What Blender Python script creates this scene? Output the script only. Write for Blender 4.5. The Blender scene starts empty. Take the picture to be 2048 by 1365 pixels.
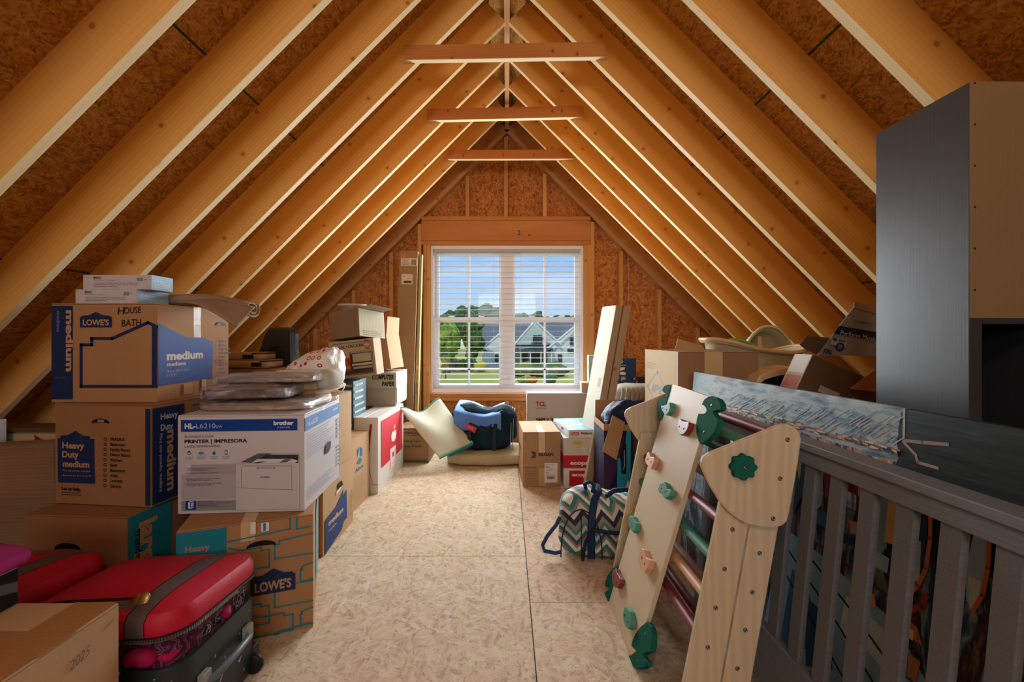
import bpy, bmesh, math, random
from mathutils import Vector, Matrix, noise as mn
R = math.radians
C = bpy.context.scene.collection
SC = bpy.context.scene
# ---------------------------------------------------------------- camera, world, lights
F = 903.0; VX = 1014.0; VY = 678.0; HC = 1.15
cam_d = bpy.data.cameras.new('camera'); cam = bpy.data.objects.new('camera', cam_d); C.objects.link(cam)
cam.location = (0, 0, HC); cam.rotation_euler = (R(90), 0, 0)
cam_d.sensor_width = 36; cam_d.lens = F/2048*36
cam_d.shift_x = (1024-VX)/2048; cam_d.shift_y = -(682.5-VY)/2048
cam_d.clip_start = .02; cam_d.clip_end = 1000
SC.camera = cam
SC.cycles.glossy_bounces = 3; SC.cycles.max_bounces = 8; SC.cycles.transmission_bounces = 4
SC.view_settings.view_transform = 'Standard'; SC.view_settings.look = 'None'
SC.view_settings.exposure = 0.0; SC.view_settings.gamma = 1.0; SC.view_settings.use_curve_mapping = False
def lin(c):
    if isinstance(c, str):
        c = c.lstrip('#'); c = [int(c[i:i+2], 16)/255 for i in (0, 2, 4)]
    return tuple(x/12.92 if x <= .04045 else ((x+.055)/1.055)**2.4 for x in c) + (1,)
W = bpy.data.worlds.new('sky'); SC.world = W; W.use_nodes = True
nt = W.node_tree; nt.nodes.clear()
wo = nt.nodes.new('ShaderNodeOutputWorld'); bg = nt.nodes.new('ShaderNodeBackground')
tc = nt.nodes.new('ShaderNodeTexCoord'); sx = nt.nodes.new('ShaderNodeSeparateXYZ'); cr = nt.nodes.new('ShaderNodeValToRGB')
nt.links.new(tc.outputs['Generated'], sx.inputs[0]); nt.links.new(sx.outputs['Z'], cr.inputs[0])
el = cr.color_ramp.elements
el[0].position = 0.0; el[0].color = lin('#cfe4fb'); el[1].position = .6; el[1].color = lin('#6fa6ea')
e = el.new(.07); e.color = lin('#b9d9fb'); e = el.new(.2); e.color = lin('#8fc2fb')
mpw = nt.nodes.new('ShaderNodeMapping'); mpw.inputs['Scale'].default_value = (2, 2, 9)
nsw = nt.nodes.new('ShaderNodeTexNoise'); nsw.inputs['Scale'].default_value = 2.2; nsw.inputs['Detail'].default_value = 6
nt.links.new(tc.outputs['Generated'], mpw.inputs[0]); nt.links.new(mpw.outputs[0], nsw.inputs['Vector'])
crw = nt.nodes.new('ShaderNodeValToRGB'); crw.color_ramp.elements[0].position = .5; crw.color_ramp.elements[1].position = .8
crw.color_ramp.elements[0].color = (0, 0, 0, 1); crw.color_ramp.elements[1].color = (.55, .55, .55, 1)
nt.links.new(nsw.outputs[0], crw.inputs[0])
mxw = nt.nodes.new('ShaderNodeMix'); mxw.data_type = 'RGBA'; mxw.inputs[7].default_value = (.95, .97, 1, 1)
nt.links.new(crw.outputs[0], mxw.inputs[0]); nt.links.new(cr.outputs[0], mxw.inputs[6])
nt.links.new(mxw.outputs[2], bg.inputs[0]); nt.links.new(bg.outputs[0], wo.inputs[0])
bg.inputs[1].default_value = 1.0

def lamp(kind, name, loc, rot, energy, color, **k):
    d = bpy.data.lights.new(name, kind); o = bpy.data.objects.new(name, d); C.objects.link(o)
    o.location = loc; o.rotation_euler = rot; d.energy = energy; d.color = color
    for a, v in k.items(): setattr(d, a, v)
    return o
# the day outside: sun from behind the house, bright sky ahead; daylight coming in through the window
lamp('SUN', 'sun', (0, -5, 20), (R(42), 0, R(-25)), 1.6, (1, .96, .88), angle=R(1))
lamp('SUN', 'bright_sky_ahead', (0, 30, 10), (R(-80), 0, 0), 9.0, (.9, .96, 1.0), angle=R(70))
lamp('AREA', 'window_daylight', (0, 4.70, 1.36), (R(-86), 0, 0), 105.0, (.90, .96, 1.0), shape='RECTANGLE', size=1.55, size_y=1.5)
# added fill behind the viewer: a neutral area light and a warm point light
lamp('AREA', 'rear_fill_light', (0, -2.8, 2.0), (R(114), 0, 0), 56.0, (.97, .97, 1.0), shape='RECTANGLE', size=1.6, size_y=1.0)
lamp('POINT', 'warm_fill_lamp', (0, -.5, 2.3), (0, 0, 0), 30.0, (1, .90, .76), shadow_soft_size=.15)
# ---------------------------------------------------------------- helpers
def P(px, py, d): return Vector(((px-VX)/F*d, d, HC-(py-VY)/F*d))
def X(px, d): return (px-VX)/F*d
def Z(py, d): return HC-(py-VY)/F*d
def onz(px, py, z):
    d = (HC-z)*F/(py-VY); return Vector((X(px, d), d, z))
def onx(px, py, x):
    d = x*F/(px-VX); return Vector((x, d, Z(py, d)))
def onplane(px, py, p0, n):
    r = Vector(((px-VX)/F, 1, -(py-VY)/F)); o = Vector((0, 0, HC))
    t = (Vector(p0)-o).dot(n)/r.dot(n); return o+r*t

class MB:
    def __init__(s): s.v = []; s.f = []; s.m = []; s.sm = []
    def add(s, vs, fs, mi=0, smooth=False, M=None):
        b = len(s.v)
        s.v += [(M @ Vector(v)) if M is not None else Vector(v) for v in vs]
        for f in fs: s.f.append([b+i for i in f]); s.m.append(mi); s.sm.append(smooth)
        return s
    def box(s, x0, x1, y0, y1, z0, z1, mi=0, M=None):
        vs = [(x, y, z) for z in (z0, z1) for y in (y0, y1) for x in (x0, x1)]
        fs = [(0, 2, 3, 1), (4, 5, 7, 6), (0, 1, 5, 4), (2, 6, 7, 3), (1, 3, 7, 5), (0, 4, 6, 2)]
        return s.add(vs, fs, mi, False, M)
    def hexa(s, a, b, mi=0):
        """two loops of equal length joined to a closed solid"""
        n = len(a); fs = [tuple(range(n))[::-1], tuple(range(n, 2*n))]
        for i in range(n): j = (i+1) % n; fs.append((i, j, n+j, n+i))
        return s.add(list(a)+list(b), fs, mi)
    def prism(s, pts, p0, u, v, n, th, mi=0, bev=0):
        """pts 2d in frame (p0,u,v), extruded th along n"""
        p0 = Vector(p0); u = Vector(u); v = Vector(v); n = Vector(n)
        a = [p0+u*x+v*y for x, y in pts]; b = [q+n*th for q in a]
        return s.hexa(a, b, mi)
    def tube(s, pts, r, seg=8, mi=0, caps=True, flat=None):
        pts = [Vector(p) for p in pts]; rs = r if isinstance(r, (list, tuple)) else [r]*len(pts)
        up = None; rings = []
        for i, p in enumerate(pts):
            t = (pts[min(i+1, len(pts)-1)]-pts[max(i-1, 0)]).normalized()
            if up is None:
                up = Vector((0, 0, 1)) if abs(t.z) < .9 else Vector((1, 0, 0))
                if flat is not None: up = Vector(flat)
            a = up.cross(t)
            if a.length < 1e-6: a = Vector((1, 0, 0)).cross(t)
            a.normalize(); b = t.cross(a).normalized(); up = b
            k = (.18, 1) if flat is not None else (1, 1)
            rings.append([p+a*math.cos(q)*rs[i]*k[0]+b*math.sin(q)*rs[i]*k[1] for q in [2*math.pi*j/seg for j in range(seg)]])
        vs = [q for g in rings for q in g]; fs = []
        for i in range(len(pts)-1):
            for j in range(seg):
                k = (j+1) % seg; fs.append((i*seg+j, i*seg+k, (i+1)*seg+k, (i+1)*seg+j))
        s.add(vs, fs, mi, True)
        if caps: s.add(rings[0], [tuple(range(seg))[::-1]], mi); s.add(rings[-1], [tuple(range(seg))], mi)
        return s
    def lathe(s, prof, cx=0, cy=0, seg=20, mi=0, M=None):
        vs = []; fs = []
        for r, z in prof: vs += [(cx+r*math.cos(2*math.pi*j/seg), cy+r*math.sin(2*math.pi*j/seg), z) for j in range(seg)]
        for i in range(len(prof)-1):
            for j in range(seg):
                k = (j+1) % seg; fs.append((i*seg+j, i*seg+k, (i+1)*seg+k, (i+1)*seg+j))
        return s.add(vs, fs, mi, True, M)
    def sheet(s, fn, nu, nv, mi=0, smooth=True):
        vs = [fn(i/nu, j/nv) for j in range(nv+1) for i in range(nu+1)]
        fs = [(j*(nu+1)+i, j*(nu+1)+i+1, (j+1)*(nu+1)+i+1, (j+1)*(nu+1)+i) for j in range(nv) for i in range(nu)]
        return s.add(vs, fs, mi, smooth)
    def solid_sheet(s, fn, nu, nv, th, mi=0):
        top = [[Vector(fn(i/nu, j/nv)) for i in range(nu+1)] for j in range(nv+1)]
        nor = [[None]*(nu+1) for _ in range(nv+1)]
        for j in range(nv+1):
            for i in range(nu+1):
                a = top[j][min(i+1, nu)]-top[j][max(i-1, 0)]; b = top[min(j+1, nv)][i]-top[max(j-1, 0)][i]
                n = a.cross(b); nor[j][i] = n.normalized() if n.length > 1e-9 else Vector((0, 0, 1))
        vs = [top[j][i] for j in range(nv+1) for i in range(nu+1)]+[top[j][i]-nor[j][i]*th for j in range(nv+1) for i in range(nu+1)]
        N = (nu+1)*(nv+1); q = lambda i, j: j*(nu+1)+i
        fs = []
        for j in range(nv):
            for i in range(nu):
                fs.append((q(i, j), q(i+1, j), q(i+1, j+1), q(i, j+1))); fs.append((N+q(i, j), N+q(i, j+1), N+q(i+1, j+1), N+q(i+1, j)))
        for i in range(nu): fs.append((q(i+1, 0), q(i, 0), N+q(i, 0), N+q(i+1, 0))); fs.append((q(i, nv), q(i+1, nv), N+q(i+1, nv), N+q(i, nv)))
        for j in range(nv): fs.append((q(0, j), q(0, j+1), N+q(0, j+1), N+q(0, j))); fs.append((q(nu, j+1), q(nu, j), N+q(nu, j), N+q(nu, j+1)))
        return s.add(vs, fs, mi, True)
    def blob(s, w, d, h, n=3.0, seg=24, amp=0.0, fr=6.0, seed=0, mi=0, M=None, fold=None, flat=0.0):
        """superellipsoid w x d x h standing on z=0 (soft bags, cushions)"""
        vs = []; fs = []; m = seg//2
        sg = lambda c: math.copysign(abs(c)**(2/n), c)
        for i in range(m+1):
            ph = -math.pi/2+math.pi*i/m
            for j in range(seg):
                th = 2*math.pi*j/seg
                x = sg(math.cos(ph))*sg(math.cos(th)); y = sg(math.cos(ph))*sg(math.sin(th)); z = sg(math.sin(ph))
                q = Vector((x*w/2, y*d/2, (z+1)*h/2))
                if amp:
                    nn = Vector((x, y, z)).normalized()
                    q += nn*amp*(mn.noise(q*fr+Vector((seed, seed*.7, 0)))+.5*mn.noise(q*fr*2.3+Vector((0, seed, 3))))
                if fold: q = fold(q)
                if q.z < flat: q.z = flat
                vs.append(q)
        for i in range(m):
            for j in range(seg):
                k = (j+1) % seg; fs.append((i*seg+j, i*seg+k, (i+1)*seg+k, (i+1)*seg+j))
        return s.add(vs, fs, mi, True, M)
    def data(s, name, mats):
        me = bpy.data.meshes.new(name); me.from_pydata([tuple(v) for v in s.v], [], s.f)
        for m in (mats if isinstance(mats, (list, tuple)) else [mats]): me.materials.append(m)
        for p, mi, sm in zip(me.polygons, s.m, s.sm): p.material_index = mi; p.use_smooth = sm
        me.update(); return me
    def build(s, name, mats, parent=None, bev=0, label=None, M=None):
        o = bpy.data.objects.new(name, s.data(name, mats)); C.objects.link(o)
        if parent is not None: o.parent = parent
        if M is not None: o.matrix_local = M
        if bev:
            b = o.modifiers.new('bevel', 'BEVEL'); b.width = bev; b.segments = 2; b.limit_method = 'ANGLE'; b.angle_limit = R(40)
        if label: o['label'] = label
        return o
def thing(name, label, cat, loc=(0, 0, 0), rz=0, group=None, rot=None):
    o = bpy.data.objects.new(name, None); C.objects.link(o); o.empty_display_size = .05
    o.location = loc; o.rotation_euler = rot if rot else (0, 0, rz)
    o['label'] = label; o['category'] = cat
    if group: o['group'] = group
    return o
def tag(o, label, cat, group=None):
    o['label'] = label; o['category'] = cat
    if group: o['group'] = group
    return o
def struct(name, label, cat=None, loc=(0, 0, 0)):
    o = bpy.data.objects.new(name, None); C.objects.link(o); o.location = loc
    o['kind'] = 'structure'; o['label'] = label; o['category'] = cat or name.split('_')[0]
    return o
def inst(me, name, parent, M=None, loc=None, rot=None):
    o = bpy.data.objects.new(name, me); C.objects.link(o); o.parent = parent
    if M is not None: o.matrix_local = M
    if loc is not None: o.location = loc
    if rot is not None: o.rotation_euler = rot
    return o
def frameM(o, u, v, n):
    M = Matrix.Identity(4)
    for i, a in enumerate((u, v, n)):
        for k in range(3): M[k][i] = a[k]
    for k in range(3): M[k][3] = o[k]
    return M
# ---------------------------------------------------------------- materials
class NT:
    def __init__(s, name):
        s.mat = bpy.data.materials.new(name); s.mat.use_nodes = True; s.t = s.mat.node_tree; s.t.nodes.clear()
        s.out = s.n('ShaderNodeOutputMaterial'); s.b = s.n('ShaderNodeBsdfPrincipled'); s.l(s.b.outputs[0], s.out.inputs[0])
    def n(s, t, **k):
        x = s.t.nodes.new(t)
        for a, v in k.items():
            if hasattr(x, a): setattr(x, a, v)
            else: x.inputs[a].default_value = v
        return x
    def l(s, a, b): s.t.links.new(a, b)
    def coord(s, scale=(1, 1, 1), rot=(0, 0, 0), rnd=0, kind='Object', loc=(0, 0, 0)):
        tc = s.n('ShaderNodeTexCoord'); src = tc.outputs[kind]
        if rnd:
            oi = s.n('ShaderNodeObjectInfo'); ml = s.n('ShaderNodeMath', operation='MULTIPLY'); ml.inputs[1].default_value = rnd
            s.l(oi.outputs['Random'], ml.inputs[0]); cb = s.n('ShaderNodeCombineXYZ'); s.l(ml.outputs[0], cb.inputs[0]); s.l(ml.outputs[0], cb.inputs[1]); s.l(ml.outputs[0], cb.inputs[2])
            va = s.n('ShaderNodeVectorMath', operation='ADD'); s.l(src, va.inputs[0]); s.l(cb.outputs[0], va.inputs[1]); src = va.outputs[0]
        m = s.n('ShaderNodeMapping'); m.inputs['Scale'].default_value = scale; m.inputs['Rotation'].default_value = rot; m.inputs['Location'].default_value = loc
        s.l(src, m.inputs[0]); return m.outputs[0]
    def noise(s, vec, scale, detail=3, rough=.55, dist=0):
        x = s.n('ShaderNodeTexNoise', Scale=scale, Detail=detail, Roughness=rough, Distortion=dist); s.l(vec, x.inputs['Vector']); return x.outputs[0]
    def ramp(s, fac, stops, interp='LINEAR'):
        r = s.n('ShaderNodeValToRGB'); r.color_ramp.interpolation = interp; e = r.color_ramp.elements
        while len(e) < len(stops): e.new(.5)
        for i, (p, c) in enumerate(stops):
            e[i].position = p; e[i].color = lin(c) if isinstance(c, str) else ((c, c, c, 1) if isinstance(c, (int, float)) else c)
        s.l(fac, r.inputs[0]); return r.outputs[0]
    def mix(s, fac, a, b, bt='MIX'):
        m = s.n('ShaderNodeMix', data_type='RGBA', blend_type=bt)
        for v, i in ((fac, 0), (a, 6), (b, 7)):
            if isinstance(v, (int, float)): m.inputs[i].default_value = v if i == 0 else (v, v, v, 1)
            elif isinstance(v, str): m.inputs[i].default_value = lin(v)
            elif isinstance(v, tuple): m.inputs[i].default_value = v
            else: s.l(v, m.inputs[i])
        return m.outputs[2]
    def math(s, op, a, b=0.0, c=None):
        m = s.n('ShaderNodeMath', operation=op)
        for v, i in ((a, 0), (b, 1), (c, 2)):
            if v is None: continue
            if isinstance(v, (int, float)): m.inputs[i].default_value = v
            else: s.l(v, m.inputs[i])
        return m.outputs[0]
    def bump(s, h, strength=.3, dist=.002):
        b = s.n('ShaderNodeBump'); b.inputs['Strength'].default_value = strength; b.inputs['Distance'].default_value = dist
        s.l(h, b.inputs['Height']); s.l(b.outputs[0], s.b.inputs['Normal'])
    def fin(s, col=None, rough=.6, spec=.3, metal=0):
        if col is not None:
            if isinstance(col, (str, tuple)): s.b.inputs['Base Color'].default_value = lin(col) if isinstance(col, str) else col
            else: s.l(col, s.b.inputs['Base Color'])
        if isinstance(rough, (int, float)): s.b.inputs['Roughness'].default_value = rough
        else: s.l(rough, s.b.inputs['Roughness'])
        s.b.inputs['Specular IOR Level'].default_value = spec; s.b.inputs['Metallic'].default_value = metal
        return s.mat
_pc = {}
def flat(col, rough=.55, metal=0, spec=.3, var=.06):
    k = (col, rough, metal, spec, var)
    if k not in _pc:
        m = NT('paint_%d' % len(_pc)); c = lin(col)
        if var:
            f = m.noise(m.coord(rnd=9), 14, 3); cc = m.mix(m.math('MULTIPLY', f, var*3), c, tuple(x*.72 for x in c[:3])+(1,))
            _pc[k] = m.fin(cc, rough, spec, metal)
        else: _pc[k] = m.fin(c, rough, spec, metal)
    return _pc[k]
def osb(name, dark, mid, light, pale, fl=1.0, contrast=1.0, crack=.5):
    m = NT(name)
    ns = m.coord((1, 1, 1), rnd=17)
    def layer(ang, sx, sy, seed):
        tcv = m.coord((1, 1, 1), rnd=11+seed); nz = m.n('ShaderNodeTexNoise', Scale=9.0, Detail=2.0); m.l(tcv, nz.inputs['Vector'])
        sub = m.n('ShaderNodeVectorMath', operation='SUBTRACT'); m.l(nz.outputs[1], sub.inputs[0]); sub.inputs[1].default_value = (.5, .5, .5)
        scl = m.n('ShaderNodeVectorMath', operation='SCALE'); m.l(sub.outputs[0], scl.inputs[0]); scl.inputs['Scale'].default_value = .03
        ad = m.n('ShaderNodeVectorMath', operation='ADD'); m.l(tcv, ad.inputs[0]); m.l(scl.outputs[0], ad.inputs[1])
        mp = m.n('ShaderNodeMapping'); mp.inputs['Rotation'].default_value = (0, 0, R(ang)); m.l(ad.outputs[0], mp.inputs[0])
        m2 = m.n('ShaderNodeMapping'); m2.inputs['Scale'].default_value = (sx*fl, sy*fl, 1); m2.inputs['Location'].default_value = (seed*3.1, seed*1.7, seed*.37); m.l(mp.outputs[0], m2.inputs[0])
        v = m.n('ShaderNodeTexVoronoi', voronoi_dimensions='2D', Scale=1.0); m.l(m2.outputs[0], v.inputs['Vector'])
        s = m.n('ShaderNodeSeparateColor'); m.l(v.outputs['Color'], s.inputs[0])
        fib = m.n('ShaderNodeTexNoise', Scale=3.0, Detail=3.0); m3 = m.n('ShaderNodeMapping'); m3.inputs['Scale'].default_value = (1, 7, 1); m.l(m2.outputs[0], m3.inputs[0]); m.l(m3.outputs[0], fib.inputs['Vector'])
        return s.outputs[0], s.outputs[1], v.outputs['Distance'], fib.outputs[0]
    a = layer(8, 13, 70, 0); b = layer(-35, 15, 85, 1); c = layer(52, 16, 75, 2); d = layer(95, 18, 95, 3)
    val = a[0]; fb = a[3]
    def over(base, top, th):
        g = m.math('GREATER_THAN', top, th); return g
    for L, th in ((b, .55), (c, .6), (d, .68)):
        g = m.math('GREATER_THAN', L[1], th)
        val = m.mix(g, val, L[0]); fb = m.mix(g, fb, L[3])
    val2 = m.math('ADD', m.math('MULTIPLY', val, .55*contrast), m.math('MULTIPLY', fb, .45))
    col = m.ramp(val2, [(.12, dark), (.32, mid), (.58, light), (.86, pale)])
    big = m.noise(ns, 1.6, 3); col = m.mix(m.math('MULTIPLY', big, .35), col, mid)
    # thin dark gaps beside flakes and fine speckle
    for ang_, sx_, sy_, sd_ in ((20, 22, 95, 5), (-48, 26, 110, 6), (75, 24, 100, 7)):
        mq = m.n('ShaderNodeMapping'); mq.inputs['Rotation'].default_value = (0, 0, R(ang_)); m.l(m.coord((1, 1, 1), rnd=11+sd_), mq.inputs[0])
        mr = m.n('ShaderNodeMapping'); mr.inputs['Scale'].default_value = (sx_*fl, sy_*fl, 1); m.l(mq.outputs[0], mr.inputs[0])
        vc = m.n('ShaderNodeTexVoronoi', voronoi_dimensions='2D', Scale=1.0); m.l(mr.outputs[0], vc.inputs['Vector']); ss = m.n('ShaderNodeSeparateColor'); m.l(vc.outputs['Color'], ss.inputs[0])
        crk = m.math('MULTIPLY', m.math('LESS_THAN', vc.outputs['Distance'], .20), m.math('GREATER_THAN', ss.outputs[0], .87))
        lgt = m.math('GREATER_THAN', ss.outputs[1], .86)
        col = m.mix(m.math('MULTIPLY', crk, crack), col, dark); col = m.mix(m.math('MULTIPLY', lgt, .32), col, pale)
    sp = m.noise(m.coord((1, 2.4, 1), rot=(0, 0, .5), rnd=5), 55, 2, .7); spk = m.ramp(sp, [(.60, 0.0), (.70, 1.0)])
    col = m.mix(m.math('MULTIPLY', spk, .55), col, dark)
    m.bump(val2, .35, .0015)
    return m.fin(col, .8, .15)
def wood(name, base, dark, pale, knot='#5a2f14', knots=1, axis='X', gs=1.0, rough=.62):
    """sawn boards: grain runs along the local axis"""
    m = NT(name)
    rot = {'X': (0, 0, 0), 'Z': (0, R(90), 0), 'Y': (0, 0, R(90))}[axis]
    v = m.coord((1, 1, 1), rot=rot, rnd=23)
    def sc(x, y, z):
        mp = m.n('ShaderNodeMapping'); mp.inputs['Scale'].default_value = (x, y, z); m.l(v, mp.inputs[0]); return mp.outputs[0]
    wv = m.n('ShaderNodeTexWave', wave_type='RINGS', rings_direction='X', Scale=7.0*gs, Distortion=7.0, Detail=2.0); wv.inputs['Detail Scale'].default_value = .7
    m.l(sc(.28, 3.2, 3.2), wv.inputs['Vector'])
    g = m.noise(sc(2, 60, 60), 2.0, 4, .6); big = m.noise(sc(.7, 3, 3), 1.5, 2)
    col = m.mix(m.math('MULTIPLY', wv.outputs[0], .28), base, dark)
    col = m.mix(m.math('MULTIPLY', g, .45), col, dark)
    col = m.mix(m.ramp(big, [(.4, 0.0), (.75, .55)]), col, pale)
    oi = m.n('ShaderNodeObjectInfo')
    col = m.mix(m.math('MULTIPLY', oi.outputs['Random'], .32), col, dark)
    if knots:
        sx_ = m.n('ShaderNodeSeparateXYZ'); m.l(v, sx_.inputs[0]); cb_ = m.n('ShaderNodeCombineXYZ')
        m.l(m.math('MULTIPLY', sx_.outputs[0], 4.0*knots), cb_.inputs[0]); m.l(m.math('MULTIPLY', m.math('ADD', sx_.outputs[1], sx_.outputs[2]), 3.9), cb_.inputs[1])
        kv = m.n('ShaderNodeTexVoronoi', voronoi_dimensions='2D', Scale=1.0); m.l(cb_.outputs[0], kv.inputs['Vector'])
        sp = m.n('ShaderNodeSeparateColor'); m.l(kv.outputs['Color'], sp.inputs[0])
        k1 = m.ramp(kv.outputs['Distance'], [(.030, 1.0), (.048, 0.0)]); on = m.math('GREATER_THAN', sp.outputs[0], .30)
        kk = m.math('MULTIPLY', k1, on); col = m.mix(m.math('MULTIPLY', kk, .85), col, knot)
        halo = m.ramp(kv.outputs['Distance'], [(.03, .5), (.11, 0.0)]); col = m.mix(m.math('MULTIPLY', halo, on), col, dark)
    m.bump(g, .25, .0008)
    return m.fin(col, rough, .25)
def kraft(name, col, dark=None, axis=(0, 0, 1), stripe=.10, rough=.78):
    m = NT(name); c = lin(col); d = lin(dark) if dark else tuple(x*.78 for x in c[:3])+(1,)
    def calm(q): g = .3*q[0]+.59*q[1]+.11*q[2]; return tuple(x*.82+g*.18*(1.04, 1.0, .94)[i] for i, x in enumerate(q[:3]))+(1,)
    c = calm(c); d = calm(d)
    f = m.noise(m.coord((1, 1, 1), rnd=7), 5, 4); s = m.noise(m.coord((150, 150, 1.5), rnd=3), 1.0, 2)
    cc = m.mix(m.math('MULTIPLY', f, .35), c, d); cc = m.mix(m.math('MULTIPLY', s, stripe*3), cc, d)
    sp = m.noise(m.coord(rnd=1), 260, 1); cc = m.mix(m.ramp(sp, [(.62, 0.0), (.75, .35)]), cc, d)
    m.bump(s, .12, .0006)
    return m.fin(cc, rough, .2)
def cloth(name, col, dark, scale=220, rough=.9, sheen=0.0, fr=6):
    m = NT(name); f = m.noise(m.coord(rnd=2), fr, 4); w = m.noise(m.coord(), scale, 2)
    cc = m.mix(f, col, dark); cc = m.mix(m.math('MULTIPLY', w, .4), cc, dark)
    m.bump(w, .3, .001); return m.fin(cc, rough, .2)
# ---------------------------------------------------------------- print on faces
_tm = {}
def text_mesh(txt, bold, space=1.0):
    k = (txt, bold, space)
    if k in _tm: return _tm[k]
    cu = bpy.data.curves.new('t', 'FONT'); cu.body = txt; cu.size = 1; cu.offset = bold; cu.resolution_u = 3; cu.space_character = space; cu.fill_mode = 'FRONT'
    ob = bpy.data.objects.new('t', cu); C.objects.link(ob)
    dg = bpy.context.evaluated_depsgraph_get(); dg.update()
    me = ob.evaluated_get(dg).to_mesh()
    vs = [tuple(v.co) for v in me.vertices]; fs = [tuple(p.vertices) for p in me.polygons]
    ob.evaluated_get(dg).to_mesh_clear(); bpy.data.objects.remove(ob); bpy.data.curves.remove(cu)
    if vs:
        x0 = min(v[0] for v in vs); x1 = max(v[0] for v in vs)
        vs = [(v[0]-x0, v[1]) for v in vs]; w = x1-x0
    else: w = 0
    _tm[k] = (vs, fs, w); return _tm[k]
CAP = .70
def ink(items, o, u, v, n, w, h, name, parent, label=None):
    """flat print: items in fractions of the w x h face with frame o,u,v,n (local to parent)"""
    o = Vector(o); u = Vector(u); v = Vector(v); n = Vector(n); mb = MB(); mats = []; idx = {}
    def mi(c):
        if c not in idx: idx[c] = len(mats); mats.append(flat(c, .6, 0, .2, .05) if isinstance(c, str) else c)
        return idx[c]
    lift = .0006; step = min(.00012, .004/max(1, len(items)))
    for it in items:
        lift += step; q = o+n*lift; T = lambda x, y: q+u*(x*w)+v*(y*h)
        k = it[0]
        if k == 'r': _, a, b, c, d, col = it; mb.add([T(a, b), T(c, b), T(c, d), T(a, d)], [(0, 1, 2, 3)], mi(col))
        elif k == 'p': mb.add([T(a, b) for a, b in it[1]], [tuple(range(len(it[1])))], mi(it[2]))
        elif k == 'l':
            pts = [Vector((a*w, b*h)) for a, b in it[1]]; wd = it[2]*h/2
            for a, b in zip(pts, pts[1:]):
                t = (b-a).normalized() if (b-a).length > 0 else Vector((1, 0)); s_ = Vector((-t.y, t.x))*wd; a2 = a-t*wd*.8; b2 = b+t*wd*.8
                mb.add([q+u*c.x+v*c.y for c in (a2-s_, b2-s_, b2+s_, a2+s_)], [(0, 1, 2, 3)], mi(it[3]))
        elif k == 'c':
            _, cx, cy, r, col = it; mb.add([q+u*(cx*w+r*h*math.cos(t*.524))+v*(cy*h+r*h*math.sin(t*.524)) for t in range(12)], [tuple(range(12))], mi(col))
        elif k == 'o':
            _, cx, cy, r, wd, col = it
            a = [q+u*(cx*w+r*h*math.cos(t*.3927))+v*(cy*h+r*h*math.sin(t*.3927)) for t in range(16)]
            b = [q+u*(cx*w+(r-wd)*h*math.cos(t*.3927))+v*(cy*h+(r-wd)*h*math.sin(t*.3927)) for t in range(16)]
            mb.add(a+b, [(i, (i+1) % 16, 16+(i+1) % 16, 16+i) for i in range(16)], mi(col))
        elif k == 't':
            _, x, y, size, txt, col = it[:6]; op = it[6] if len(it) > 6 else {}
            vs, fs, tw = text_mesh(txt, op.get('b', 0), op.get('sp', 1.0))
            if not vs: continue
            sy = size*h/CAP; sxx = sy
            if 'fit' in op: sxx = op['fit']*(h if op.get('rot', 0) in (90, -90) else w)/tw
            if op.get('al') == 'C': vs = [(a-tw/2, b) for a, b in vs]
            elif op.get('al') == 'R': vs = [(a-tw, b) for a, b in vs]
            rr = R(op.get('rot', 0)); ca, sa = math.cos(rr), math.sin(rr); sh = op.get('sh', 0)
            out = []
            for a, b in vs:
                a2 = (a+sh*b)*sxx; b2 = b*sy; out.append(q+u*(x*w+a2*ca-b2*sa)+v*(y*h+a2*sa+b2*ca))
            mb.add(out, fs, mi(col))
    return mb.build(name, mats, parent, label=label)
def greek(x0, y0, x1, rows, dy, col, th=.006, seed=1, jag=.15):
    """rows of fine illegible small print drawn as broken strokes"""
    r = random.Random(seed); it = []
    for i in range(rows):
        x = x0; y = y0-i*dy; xe = x1-(x1-x0)*r.random()*jag*2
        while x < xe:
            L = (x1-x0)*(.05+.10*r.random()); it.append(('r', x, y, min(x+L, xe), y+th, col)); x += L+(x1-x0)*.018
    return it
K_STD = kraft('kraft_board', '#b98a58', '#8f6238')
K_LT = kraft('kraft_board_light', '#caa06c', '#a67b4a')
K_DK = kraft('kraft_board_dark', '#a0703f', '#7b5029')
TAPE = NT('packing_tape'); TAPE.bump(TAPE.noise(TAPE.coord((8, 60, 60)), 3, 3), .5, .001); TAPE = TAPE.fin('#cfae7e', .16, .6)
TAPE_CL = NT('clear_tape'); TAPE_CL.b.inputs['Alpha'].default_value = .28; TAPE_CL.bump(TAPE_CL.noise(TAPE_CL.coord((20, 20, 90)), 3, 3), .9, .002); TAPE_CL = TAPE_CL.fin('#e9e2d2', .1, .8)
BLACK = flat('#0b0a0a', .9, 0, .1, 0)
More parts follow.
